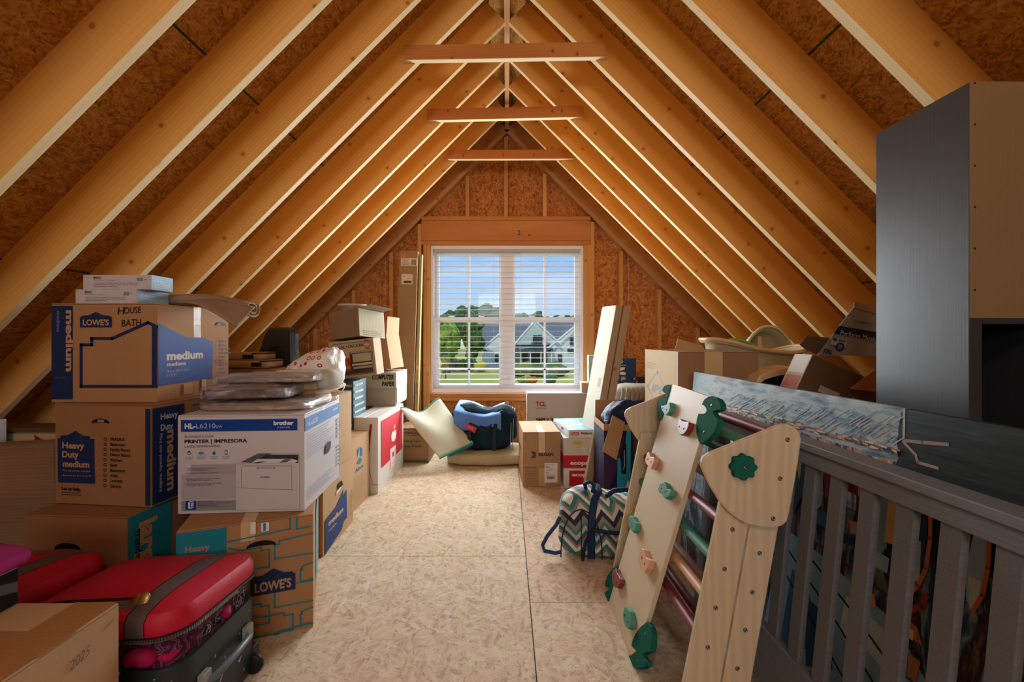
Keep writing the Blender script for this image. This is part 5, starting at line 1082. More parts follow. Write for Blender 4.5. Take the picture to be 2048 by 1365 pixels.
# ---------------------------------------------------------------- right side
INKB = '#2a2e38'
sg = carton('food_can_carton', 'brown taped carton with a shipping label standing on the floor nearest the window', (X(1046, 3.497), 3.497, 0), .045, .292, .47, .426, kraft('kraft_silgan', '#b58858', '#8f673c'),
    front=[('t', .41, .565, .055, 'SILGAN', INKB, {'b': .04, 'fit': .40})] + [('p', [(.20+.045*i, .650), (.225+.045*i, .650), (.29+.03*i, .592), (.262+.03*i, .592)], INKB) for i in range(3)] + [('p', [(.20+.045*i, .525), (.225+.045*i, .525), (.29+.03*i, .583), (.262+.03*i, .583)], INKB) for i in range(3)] +
          [('t', .06, .345, .025, 'Do Not Drop', '#3c3430', {'b': .02, 'fit': .28})] + greek(.06, .31, .38, 8, .03, '#6a4c34', .005, 31, .1) + [('r', .42, .02, .62, .35, '#c29a6a'), ('r', .57, .08, .92, .44, '#e2d8cc'), ('t', .60, .40, .018, 'Item Count', '#4a4440', {'fit': .22}), ('t', .60, .355, .026, '22052', '#3a3430', {'b': .02, 'fit': .1}), ('t', .60, .25, .024, '48 OZ', '#3a3430', {'b': .02, 'fit': .1})] + greek(.60, .33, .85, 3, .018, '#6a6058', .005, 2) + greek(.60, .23, .88, 2, .018, '#6a6058', .005, 4) + [('r', .64+.02*i, .145, .652+.02*i, .195, '#3a3430') for i in range(10)],
    left=[('t', .15, .58, .06, 'SILGAN', '#3a4452', {'b': .04, 'fit': .5})], seam='Y', tape=True, front_hang=.16)
# television carton
t = thing('television_carton', 'wide flat grey television carton standing against the wall under the window', 'box', (X(1054, 4.36), 4.36, 0), 0)
tw, th_ = .78, .625
MB().box(0, tw, 0, .15, 0, th_-.012).build('carton_body', flat('#a9a39c', .5, 0, .3), t, bev=.002); MB().box(0, tw, -.001, .151, th_-.012, th_).build('blue_top_band', flat('#7fa6d8', .4), t, bev=.002)
ink([('t', .11, .80, .065, 'TCL', '#a81c34', {'b': .04, 'fit': .125}), ('t', .11, .755, .03, 'enjoy more', '#5a5458', {'fit': .125}), ('t', .11, .56, .055, 'SIMPLY SMART', '#24201e', {'b': .04, 'fit': .34}), ('p', [(.72, .56), (1, .56), (1, .76), (.72, .72)], '#352c4a'), ('t', .75, .64, .025, 'TCL Roku TV', '#b9b0c8', {'b': .02, 'fit': .18})], (0, -.001, 0), (1, 0, 0), (0, 0, 1), (0, -1, 0), tw, th_, 'print', t)
# eco / paper stack
t = thing('red_lid_carton', 'white carton with red band and red panel, bottom of the small stack before the window', 'box', (.437, 3.47, 0), .0)
MB().box(0, .28, 0, .38, 0, .155).build('carton_body', flat('#d8d2c8', .5), t, bev=.002); MB().box(-.004, .284, -.004, .384, .155, .250).build('red_lid', flat('#c0142c', .45), t, bev=.003)
ink([('r', .15, .10, .9, .88, '#c0142c'), ('t', .22, .60, .17, 'ecoprint', '#e6d8d4', {'b': .04, 'fit': .7})], (0, -.001, 0), (1, 0, 0), (0, 0, 1), (0, -1, 0), .28, .155, 'print', t)
ink([('t', .18, .30, .30, 'ecoprint', '#e8dcd8', {'b': .04, 'fit': .7})], (-.004, -.005, .155), (1, 0, 0), (0, 0, 1), (0, -1, 0), .288, .095, 'lid_print', t)
t = thing('white_paper_carton', 'plain white paper carton with yellow label, between the red-banded carton and blue box', 'box', (.435, 3.47, .2515), .0)
MB().box(0, .28, 0, .38, 0, .135).build('carton_body', flat('#c9c0b4', .5), t, bev=.002)
ink([('r', .25, .62, .5, .82, '#c8b428'), ('r', .27, .08, .6, .5, '#d8d2c6')] + greek(.28, .45, .58, 4, .09, '#8a8278', .02, 5), (0, -.001, 0), (1, 0, 0), (0, 0, 1), (0, -1, 0), .28, .135, 'print', t)
t = thing('blue_paper_box', 'pale blue topped paper box with small red mark, beside the long leaning carton', 'box', (.472, 3.455, .388), .13)
MB().box(0, .29, 0, .50, 0, .062).build('box_body', flat('#d5d3cf', .45), t, bev=.002)
ink([('r', .05, .35, .27, .72, '#b8242c'), ('t', .07, .45, .2, 'Staples', '#e8d8d4', {'b': .02, 'fit': .18}), ('t', .34, .45, .28, 'Multipurpose', '#20304c', {'b': .03, 'fit': .4})], (0, -.001, 0), (1, 0, 0), (0, 0, 1), (0, -1, 0), .29, .062, 'print', t)
ink([('r', .0, .0, 1, 1, '#6f9cc0'), ('r', .0, .0, 1, .03, '#c8d8e4'), ('c', .3, .75, .12, '#b8d0dc'), ('p', [(.6, .6), (.95, .65), (1, .9), (.7, .88)], '#5f8c58'), ('r', .25, .38, .8, .46, '#b9d2e4')], (0, 0, .0625), (1, 0, 0), (0, 1, 0), (0, 0, 1), .29, .50, 'top_print', t)
ink([('r', .0, .25, .95, .9, '#d0dce6'), ('r', .55, .5, .7, .8, '#b8242c'), ('t', .08, .4, .35, '8.5 x 11', '#3a5a84', {'b': .03, 'fit': .28})], (-.001, .5, 0), (0, -1, 0), (0, 0, 1), (-1, 0, 0), .50, .062, 'side_print', t)
# long leaning carton
b0 = Vector((X(1169, 3.43), 3.43, 0)); lf = Vector((-.070, .19, 0)); rt = Vector((.19, .070, 0)).normalized()*.135; ax = P(1233, 611, 3.5)-b0
t = thing('long_carton', 'long slim pale carton leaning upright, its light side towards the window', 'box', tuple(b0), 0)
bot = [Vector((0, 0, 0)), rt, rt+lf, lf]
MB().hexa(bot, [v+ax for v in bot]).build('carton_body', kraft('kraft_long', '#b79a78', '#92754f'), t, bev=.003)
nl = lf.cross(ax).normalized(); nl = -nl if nl.x > 0 else nl; nf = rt.cross(ax).normalized(); nf = -nf if nf.y > 0 else nf
U = lf.normalized(); V = ax.normalized(); Lx = ax.length
CRM = flat('#d9dcc9', .5, 0, .3, .05)
ink([('r', .01, .005, .985, .992, CRM), ('r', .15, .93, .28, .99, '#eef4f2'), ('r', .72, .93, .88, .995, '#eef4f2'), ('r', .05, .985, .95, 1.0, '#eef4f2'), ('r', .15, .55, .35, .60, '#c8c4a4'), ('p', [(.3, .10), (.45, .14), (.42, .19), (.28, .16)], '#c09a6c'), ('p', [(.05, .34), (.18, .36), (.10, .42)], '#b8a684'), ('p', [(.1, .02), (.2, .02), (.16, .07)], '#9a7448')],
    nl*.001, U, V, nl, lf.length, Lx, 'white_lining', t)
ink([('r', .42, .0, .50, 1, '#6e5438'), ('r', .62, .05, .66, .99, '#c0a888'), ('t', .70, .64, .02, 'Fragile', '#7c2a22', {'rot': 90, 'fit': .02})] + [('r', .80, .03+.004*i, .95, .032+.004*i, '#5a4430') for i in range(8)], nf*.001, rt.normalized(), V, nf, rt.length, Lx, 'print', t)
# things around the window corner
t = thing('small_carton', 'small tan carton on the television carton at the window corner', 'box', (X(1163, 4.40), 4.40, .626), 0)
MB().box(0, .125, 0, .09, 0, .095).build('carton_body', K_LT, t, bev=.002); MB().box(-.004, .129, -.004, .094, .085, .098).build('lid', flat('#cfc6a0', .6), t, bev=.002)
t = thing('pale_cyan_box', 'pale cyan box standing on the small tan carton beside the window', 'box', (X(1177, 4.42), 4.42, .7255), 0)
MB().box(0, .09, 0, .06, 0, .262).build('box_body', flat('#a9ccc8', .4), t, bev=.002); MB().tube([(.035, -.004, .24), (.045, -.006, .2), (.04, -.005, .16)], .006, 6).build('torn_tape', flat('#e0eeee', .2), t)
carton('plain_carton', 'plain carton carrying the blue can-shaped carton behind the long leaning carton', (.99, 4.20, 0), 0, .52, .40, .70, K_STD, tape=False)
t = thing('blue_carton', 'deep blue carton with pale lettering standing on a plain carton by the gable studs', 'box', (X(1234, 4.26), 4.27, .702), 0)
wb_ = X(1273, 4.26)-X(1234, 4.26)
MB().box(0, wb_, 0, .16, 0, .262).build('carton_body', flat('#12305c', .4, 0, .4), t, bev=.003)
ink([('t', .12, .84, .12, 'EFD', '#b8c4c4', {'b': .03, 'fit': .2}), ('r', .1, .74, .45, .77, '#8fa4b4'), ('p', [(.15, .55), (.4, .6), (.42, .68), (.2, .68)], '#cfd2c4'), ('p', [(.15, .42), (.45, .4), (.44, .5), (.2, .52)], '#d8d2bc'), ('p', [(.2, .2), (.48, .24), (.44, .34), (.22, .34)], '#8f98a8'), ('c', .08, .30, .035, '#d8d0a8'), ('p', [(.84, .26), (.92, .30), (.98, .34), (.92, .25), (.98, .22)], '#d8d0a8')], (0, -.001, 0), (1, 0, 0), (0, 0, 1), (0, -1, 0), wb_, .262, 'print', t)
t = thing('dark_bar', 'dark metal bar lying beside the blue carton', 'bar', (X(1273, 4.3), 4.30, .702), 0)
MB().box(.005, .22, 0, .03, .058, .085).build('bar_body', flat('#2a2a30', .4), t, bev=.003); MB().box(.02, .2, .004, .026, 0, .058).build('bar_foot', flat('#2a2a30', .4), t)
# cushion and navy bag on cartons
carton('plain_carton', 'plain carton under the ruffled cushion behind the long leaning carton', (.86, 3.66, 0), 0, .44, .36, .600, K_DK, tape=False)
RUF = cloth('ruffle', '#b8b5ad', '#8c8272', 60, .9, fr=10)
t = thing('ruffled_cushion', 'grey cushion with ruffled edge lying above the navy bag behind the long carton', 'cushion', (1.08, 3.80, .602), 0, rot=(0, 0, R(10)))
mb = MB(); mb.blob(.42, .32, .17, 3, 40, .006, 9, 5); mb.build('cushion_body', RUF, t)
for k in range(11):
    x = -.20+.04*k; MB().tube([(x, -.16, .045), (x+.012, -.168, .09), (x+.03, -.13, .145)], [.010, .016, .010], 7).build('ruffle', RUF, t)
MB().box(-.21, .05, -.17, -.1, -.001, .012).build('shelf_edge', flat('#c8ccc8', .5), t)
oc = open_carton('printed_carton', 'open dark blue and teal printed carton with a hanging flap, behind the chevron bag', (X(1208, 3.02), 3.02, 0), 0, .30, .34, .575, K_STD, {'right': (.10, 20), 'back': (.12, 10)})
ink([('r', 0, 0, 1, .93, '#141430'), ('p', [(.0, .1), (.3, .5), (.45, .85), (.2, .93), (0, .9)], '#3a2448'), ('p', [(.28, .0), (.58, .0), (.60, .93), (.50, .93), (.44, .50), (.40, .40), (.36, .62), (.30, .6)], '#1f93b4'), ('p', [(.38, .44), (.50, .42), (.50, .78), (.40, .74)], '#15192a'), ('l', [(.42, .48), (.46, .52), (.45, .70)], .01, '#8f98a8'),
     ('t', .33, .10, .10, '2', '#dce4e8', {'b': .03}), ('t', .43, .10, .05, 'v', '#182030', {'b': .05}), ('t', .50, .08, .08, '8', '#a8c038', {'b': .03}), ('p', [(.40, .23), (.50, .29), (.52, .36), (.56, .32), (.54, .24)], '#e0c8c0'), ('r', .62, .0, 1, .93, '#241c28'), ('p', [(.66, .5), (.95, .6), (.98, .9), (.66, .9)], '#4a3c38'), ('p', [(.68, .4), (.85, .35), (.95, .5), (.75, .6)], '#a89080'), ('o', .20, .08, .03, .006, '#c8ccd4')], (0, -.0015, 0), (1, 0, 0), (0, 0, 1), (0, -1, 0), .30, .575, 'print', oc)
ink([('r', 0, 0, 1, .93, '#171732'), ('p', [(.2, .1), (.8, .3), (.7, .7), (.3, .6)], '#2c2c50')], (-.001, .34, 0), (0, -1, 0), (0, 0, 1), (-1, 0, 0), .34, .575, 'side_print', oc)
_oc = Vector((X(1208, 3.02), 3.02, 0)); _fq = [P(x, y, d) for x, y, d in ((1225, 831, 3.012), (1250, 845, 3.0), (1233, 921, 2.97), (1205, 903, 2.985))]
MB().hexa([v-_oc for v in _fq], [v-_oc+Vector((0, .005, 0)) for v in _fq]).build('flap', K_STD, oc)
NV = NT('navy_bag'); NV.bump(NV.noise(NV.coord((1, 1, 3)), 14, 4, .6, 1.5), .9, .012); NV = NV.fin('#14264a', .5, .2)
t = thing('navy_bag', 'crumpled shiny navy bag stuffed into the open printed carton', 'bag', (.80, 3.19, .49), 0)
mb = MB(); mb.blob(.27, .28, .235, 2.4, 44, .028, 10, 6, fold=lambda q: Vector((q.x+.10*(q.z/.27)**2, q.y, q.z))); mb.build('bag_body', NV, t)
# IPL carton
carton('plain_carton', 'plain carton under the diamond-marked carton behind the painting', (.955, 2.48, 0), 0, .44, .58, .50, K_DK, tape=False)
ip = carton('diamond_mark_carton', 'large brown carton with a grey diamond mark on its pale side, behind the canvas painting', (.952, 2.50, .502), 0, .440, .60, .576, kraft('kraft_ipl', '#a97a4c', '#7f5730'),
    left=[('r', 0, 0, 1, 1, kraft('kraft_pale_side', '#cdb184', '#ab8d60')), ('l', [(.42, .76), (.74, .57), (.42, .38), (.10, .57), (.42, .76)], .020, '#7c8078'), ('t', .24, .53, .085, 'IPL', '#7c8078', {'b': .045, 'fit': .36, 'sh': .2}), ('t', .1, .84, .018, 'Intertape packaging', '#8f8468', {'fit': .3}), ('t', .1, .81, .018, 'products line', '#8f8468', {'fit': .26}), ('t', .1, .785, .018, 'made in the USA', '#8f8468', {'fit': .22})], seam='X', tape=True)
MB().hexa([P(1349, 703, 2.9)-Vector((.952, 2.5, .502)), P(1356, 678, 2.92)-Vector((.952, 2.5, .502)), P(1404, 691, 2.95)-Vector((.952, 2.5, .502)), P(1412, 704, 2.9)-Vector((.952, 2.5, .502))], [v+Vector((0, .005, 0))-Vector((.952, 2.5, .502)) for v in (P(1349, 703, 2.9), P(1356, 678, 2.92), P(1404, 691, 2.95), P(1412, 704, 2.9))]).build('raised_flap', K_LT, ip)
MB().box(.14, .24, -.0045, -.003, .42, .575).build('tape', TAPE, ip)
# baby tubs
carton('plain_carton', 'plain carton under the cream baby tub', (1.42, 2.98, 0), 0, .52, .46, .903, K_DK, tape=False)
TUB = flat('#cfc4a0', .35, 0, .4, .04); TUBR = flat('#d9b88a', .35, 0, .4, .04)
def rimz(a):  # rim height wave, a from -pi..pi, 0 = right
    u = (1-math.cos(a))/2     # 0 at right, 1 at left
    return .20+.045*math.cos((u-1)*math.pi*1.5)+.0*a
t = thing('baby_tub', 'cream plastic baby bath tub with a wavy rim, behind the diamond-marked carton', 'tub', (1.71, 3.14, .905), 0)
mb = MB(); N = 40; prof = [(0, 0), (.55, 0), (.78, .03), (.90, .35), (1.0, .93), (1.06, .99), (1.10, 1.0), (1.10, .93), (1.06, .88)]
vs = []; fs = []
for f_, zf in prof:
    for j in range(N):
        a = 2*math.pi*j/N; ex = .32*math.copysign(abs(math.cos(a))**.8, math.cos(a)); ey = .19*math.copysign(abs(math.sin(a))**.8, math.sin(a)); vs.append((ex*f_, ey*f_, zf*rimz(a)))
for i in range(len(prof)-1):
    for j in range(N): k = (j+1) % N; fs.append((i*N+j, i*N+k, (i+1)*N+k, (i+1)*N+j))
mb.add(vs, fs, 0, True); mb.build('tub_shell', TUB, t)
rim = [Vector((.32*1.08*math.copysign(abs(math.cos(a))**.8, math.cos(a)), .19*1.08*math.copysign(abs(math.sin(a))**.8, math.sin(a)), rimz(a)*.985)) for a in [2*math.pi*j/N for j in range(N+1)]]
MB().tube(rim, .014, 8).build('rim', TUBR, t)
MB().lathe([(0, 0), (.02, 0), (.02, .006), (.012, .008), (0, .008)], seg=16).build('drain_plug', TUB, t, M=Matrix.Translation((-.02, -.17, .10)) @ Matrix.Rotation(R(90), 4, 'X'))
MB().tube([(-.075, -.165, .07), (-.06, -.175, .12), (-.02, -.18, .145), (.03, -.175, .12), (.04, -.165, .08)], .005, 6).build('moulded_arc', TUB, t)
t = thing('baby_tub', 'cream plastic infant tub insert standing up as a dome behind the baby tub', 'tub', (X(1536, 3.45), 3.45, .80), 0)
carton('plain_carton', 'plain carton under the upright tub insert beneath the rafters', (1.70, 3.46, 0), 0, .48, .34, .80, K_DK, tape=False)
wd = (X(1591, 3.45)-X(1481, 3.45))/2; hd_ = Z(652, 3.45)-.80
def domef(k, s=1.0, yy=0.0): 
    a = math.pi*k; return Vector((wd*s*math.cos(a), yy, max(0, hd_*s*math.sin(a)**.75)))
mb = MB(); vs = []; fs = []; K = 30
layers = [(1.0, -.01), (1.0, .0), (.93, .0), (.90, .10), (.6, .13), (.02, .14)]
for s_, yy in layers: vs += [domef(k/K, s_, yy) for k in range(K+1)]
for i in range(len(layers)-1):
    for k in range(K): fs.append((i*(K+1)+k, i*(K+1)+k+1, (i+1)*(K+1)+k+1, (i+1)*(K+1)+k))
mb.add(vs, fs, 0, True); mb.build('tub_shell', TUB, t)
MB().tube([domef(k/K, .99, -.01) for k in range(K+1)], .011, 8).build('rim', flat('#c8d0bc', .35), t)
MB().box(-.075, -.045, .0, .11, 0, hd_*.82).build('moulded_rib', TUB, t, bev=.005)
t = thing('toy_ring', 'small green and blue plastic ring between the two baby tubs', 'toy', (X(1488, 3.36), 3.385, 1.055), 0)
MB().tube([Vector((.10*math.cos(a), .02*math.sin(a), .055+.028*math.sin(a)-.22*.10*math.cos(a))) for a in [2*math.pi*k/24 for k in range(25)]], .009, 8).build('ring', flat('#7fb83c', .4), t)
MB().blob(.17, .03, .05, 2, 20).build('blue_shell', flat('#3c8fb0', .4), t, M=Matrix.Translation((0, .0, .025)) @ Matrix.Rotation(R(12), 4, 'Y'))
t = thing('bouncer_seat', 'cream baby seat with navy lining below the tub, beside the music carton', 'seat', (1.33, 2.42, .0), 0)
carton('plain_carton', 'plain carton under the music carton behind the canvas painting', (1.23, 1.95, 0), 0, .45, .34, .80, K_DK, tape=False)
MB().box(.07, .16, .0, .06, 0, .83).build('stand', flat('#1c2436', .6), t, bev=.01)
seat_px = [(1512, 768), (1520, 752), (1545, 741), (1590, 734), (1592, 738), (1592, 748), (1560, 752), (1530, 760), (1518, 770)]
MB().hexa([P(x, y, 2.40)-Vector((1.33, 2.42, 0)) for x, y in seat_px], [P(x, y, 2.40)-Vector((1.33, 2.26, 0)) for x, y in seat_px]).build('seat_rim', TUBR, t, bev=.004)
MB().hexa([P(x, y, 2.41)-Vector((1.33, 2.42, 0)) for x, y in [(1519, 790), (1519, 768), (1532, 758), (1560, 751), (1600, 748), (1600, 790)]], [P(x, y, 2.41)-Vector((1.33, 2.28, 0)) for x, y in [(1519, 790), (1519, 768), (1532, 758), (1560, 751), (1600, 748), (1600, 790)]]).build('navy_lining', flat('#141c38', .4), t, bev=.004)
# music carton
o_ = P(1588, 792, 2.02); KM = kraft('kraft_music_shaded', '#6e4f34', '#4a3320')  # shade on the carton front is put into this dark kraft
mc = thing('music_carton', 'tilted open carton with an orange sticker and a raised printed flap, beside the dark cabinet', 'box', tuple(o_), 0, rot=(0, R(24), R(-4)))
b = MB(); w_, d_, h_, q_ = .46, .14, .20, .005
b.box(0, w_, 0, q_, 0, h_); b.box(0, w_, d_-q_, d_, 0, h_); b.box(0, q_, q_, d_-q_, 0, h_); b.box(w_-q_, w_, q_, d_-q_, 0, h_); b.box(q_, w_-q_, q_, d_-q_, 0, q_)
b.build('carton_body', KM, mc)
ink([('r', .18, .30, .38, .45, '#a8a39a'), ('p', [(.45, .30), (.62, .34), (.58, .50), (.50, .48)], '#b0aaa0')], (0, -.001, 0), (1, 0, 0), (0, 0, 1), (0, -1, 0), w_, h_, 'stickers', mc)
ink([('r', 0, 0, 1, 1, '#b89468'), ('r', .10, .02, .95, .48, '#b0502c'), ('t', .2, .1, .1, 'FRAGILE', '#d89a6c', {'rot': 0, 'fit': .6}), ('r', .05, .55, .95, 1, '#d0ccc4')], (-.001, d_, 0), (0, -1, 0), (0, 0, 1), (-1, 0, 0), d_, h_, 'side_label', mc)
def mpol(pts, d, nm, mat, th=.005):
    Mi = (Matrix.Translation(o_) @ Matrix.Rotation(R(-4), 4, 'Z') @ Matrix.Rotation(R(24), 4, 'Y')).inverted()
    a = [P(x, y, d) for x, y in pts]; return MB().hexa([Mi @ v for v in a], [Mi @ (v+Vector((0, th, 0))) for v in a]).build(nm, mat, mc)
mpol([(1635, 711), (1710, 612), (1795, 636), (1795, 712)], 2.12, 'raised_flap', flat('#8b8a8c', .5))
mpol([(1708, 606), (1712, 604), (1795, 628), (1795, 640), (1709, 616)], 2.115, 'flap_lip', kraft('kraft_lip', '#a39078', '#857058'))
mpol([(1668, 667), (1679, 652), (1795, 672), (1795, 690)], 2.114, 'navy_band', flat('#141d48', .4), .003)
mpol([(1600, 690), (1613, 672), (1660, 676), (1640, 711), (1613, 700)], 2.16, 'inner_flap', KM)
mpol([(1700, 778), (1752, 738), (1800, 742), (1800, 790)], 1.96, 'low_flap', kraft('kraft_flap_lit', '#b9783c', '#95592a'))  # brighter kraft: the light on this flap is put into its colour
Mi = (Matrix.Translation(o_) @ Matrix.Rotation(R(-4), 4, 'Z') @ Matrix.Rotation(R(24), 4, 'Y')).inverted().to_3x3(); Mi4 = (Matrix.Translation(o_) @ Matrix.Rotation(R(-4), 4, 'Z') @ Matrix.Rotation(R(24), 4, 'Y')).inverted()
uu = Vector((math.cos(R(-11)), 0, math.sin(R(-11)))); vv = Vector((-uu.z, 0, uu.x))
ink([('t', .05, .18, .55, 'Perform Music', '#b8bccc', {'fit': .85, 'sh': .1})], Mi4 @ P(1675, 672, 2.112), Mi @ uu, Mi @ vv, Mi @ Vector((0, -1, 0)), .20, .040, 'print', mc)
ink([('t', .0, .1, .4, 'piano', '#5a5a60', {'fit': .8, 'sh': .2})], Mi4 @ P(1710, 646, 2.113), Mi @ uu, Mi @ vv, Mi @ Vector((0, -1, 0)), .10, .04, 'print', mc)
ink([('r', 0, 0, 1, 1, '#a9a49e'), ('r', .1, .55, .35, .9, '#3a3a3e'), ('r', .45, .6, .9, .85, '#5a5a5e')], Mi4 @ P(1660, 690, 2.112), Mi @ uu, Mi @ vv, Mi @ Vector((0, -1, 0)), .075, .04, 'print', mc)
ink([('t', 0, .1, .6, 'JOIEZ', '#1c1c20', {'b': .03, 'fit': .9})], Mi4 @ P(1646, 706, 2.111), Mi @ uu, Mi @ vv, Mi @ Vector((0, -1, 0)), .045, .03, 'print', mc)
ink([('c', .5, .5, .5, '#2a3458'), ('c', .5, .5, .3, '#5a6c98')], Mi4 @ P(1668, 700, 2.111), Mi @ uu, Mi @ vv, Mi @ Vector((0, -1, 0)), .05, .04, 'print', mc)
# dark cabinet
CAB = NT('dark_laminate'); _n = CAB.noise(CAB.coord((90, 90, .8)), 3, 4, .7); CAB.bump(_n, .25, .0008); CAB = CAB.fin(CAB.mix(_n, '#34363b', '#212226'), CAB.math('ADD', CAB.math('MULTIPLY', _n, .2), .28), .6)
MDF = kraft('mdf_board', '#8a6a3c', '#6a4e2a')
cx0, cy0 = 1.231, 1.20
cb = thing('dark_cabinet', 'tall dark laminate cabinet seen from its brown fibreboard back under the rafters', 'cabinet', (cx0, cy0, 0), 0)
MB().box(0, .035, .003, .306, 0, 1.834).build('side_panel', CAB, cb, bev=.001); MB().box(.345, .38, .003, .306, 0, 1.72).build('side_panel', CAB, cb, bev=.001) if False else MB().box(.236, .268, .003, .306, 0, 1.834).build('side_panel', CAB, cb, bev=.001)
MB().box(.035, .236, .003, .306, 1.80, 1.834).build('top_panel', CAB, cb); MB().box(.035, .236, .003, .306, 1.19, 1.22).build('shelf', CAB, cb); MB().box(.035, .236, .003, .306, .05, .08).build('bottom_panel', CAB, cb); MB().box(.035, .236, .30, .306, .08, 1.8).build('door_panel', flat('#0c0c0d', .5), cb)
MB().box(.001, .268, 0, .003, 1.205, 1.834).build('back_board', MDF, cb)
for i in range(6): MB().lathe([(0, 0), (.0028, 0), (.0028, .0012), (0, .0018)], seg=8).build('nail', flat('#17120c', .4), cb, M=Matrix.Translation((.012, 0, 1.83-.11*i)) @ Matrix.Rotation(R(90), 4, 'X'))
# ---------------------------------------------------------------- canvas painting
def paint_mat():
    m = NT('painted_canvas'); tc = m.n('ShaderNodeTexCoord'); sp = m.n('ShaderNodeSeparateXYZ'); m.l(tc.outputs['Object'], sp.inputs[0]); u, v = sp.outputs[0], sp.outputs[1]
    str1 = m.noise(m.coord((1, 1, 1), rot=(0, 0, R(60))), 1.0, 2)
    s1 = m.noise(m.coord((3, 40, 1), rot=(0, 0, R(-55))), 1.6, 3, .6); s2 = m.noise(m.coord((2.0, 6, 1), rot=(0, 0, R(-35)), loc=(3, 1, 0)), 2.0, 5, .65, .1); s3 = m.noise(m.coord((5, 26, 1), loc=(1, 7, 0)), 1.5, 3)
    sky = m.ramp(s2, [(.36, '#3c5664'), (.46, '#68828e'), (.53, '#a4b0ae'), (.60, '#54707e'), (.70, '#a8826c')]); sky = m.mix(m.ramp(s1, [(.45, 0.0), (.62, .75)]), sky, '#9fb0b4')
    skyL = m.mix(m.ramp(u, [(.0, 1.0), (.28, 0.0)]), sky, '#7f9698')
    dark = m.ramp(s3, [(.3, '#0e1014'), (.55, '#1c2422'), (.75, '#2c3436')])
    street = m.ramp(m.noise(m.coord((9, 2.2, 1), loc=(4, 2, 0)), 1.3, 4, .6, .5), [(.36, '#10131c'), (.42, '#3f74a8'), (.50, '#e6f2f8'), (.56, '#1a1a26'), (.61, '#8a2a30'), (.66, '#e8b870'), (.76, '#161820')])
    street = m.mix(m.ramp(s3, [(.45, 0.0), (.6, .45)]), street, '#0e1018')
    # silhouette on the near third, street below the sky band
    sil = m.math('GREATER_THAN', m.math('ADD', u, m.math('MULTIPLY', m.math('SUBTRACT', s2, .5), .05)), 1.265)
    hor = m.math('LESS_THAN', m.math('ADD', v, m.math('MULTIPLY', m.math('SUBTRACT', s2, .5), .16)), m.math('SUBTRACT', .80, m.math('MULTIPLY', u, .01)))
    gl = m.ramp(m.noise(m.coord((30, 14, 1)), 1.2, 3), [(.45, '#1c2a3c'), (.52, '#b8884c'), (.58, '#9a6470'), (.64, '#d2b47c'), (.7, '#26384a')])
    hb2 = m.math('LESS_THAN', m.math('ABSOLUTE', m.math('SUBTRACT', v, .80)), m.math('MULTIPLY', s2, .055))
    base = m.mix(hor, skyL, street); base = m.mix(hb2, base, gl)
    up = m.mix(sil, base, dark)
    low = m.math('LESS_THAN', v, .66); base = m.mix(low, up, m.mix(.75, street, dark))
    m.bump(s1, .5, .002); return m.fin(base, .6, .18)
cz = .975
cnv = thing('canvas_painting', 'long canvas painting of a rainy blue and dark city scene leaning behind the grey crib', 'painting', (0, 0, 0))
Ltop = Vector((.995, 2.405, cz)); lean = Vector((-.075, 0, -.96)).normalized(); H_ = .965
o2 = Ltop+lean*H_; M = frameM(o2, (0, -1, 0), -lean, Vector((0, -1, 0)).cross(-lean))
MB().box(0, 1.62, 0, H_, -.028, 0).build('canvas', paint_mat(), cnv, bev=.002, M=M)
NC = (M.to_3x3() @ Vector((0, 0, 1))); Ucv = Vector((0, -1, 0)); Vcv = -lean
def cvp(l):
    out = []
    for x, y in l:
        q = onplane(1180+x*.675, 760+y*.675, M.translation, NC)-M.translation
        out.append((max(.002, min(1.618, q.dot(Ucv))), max(.002, min(H_-.002, q.dot(Vcv)))))
    return out
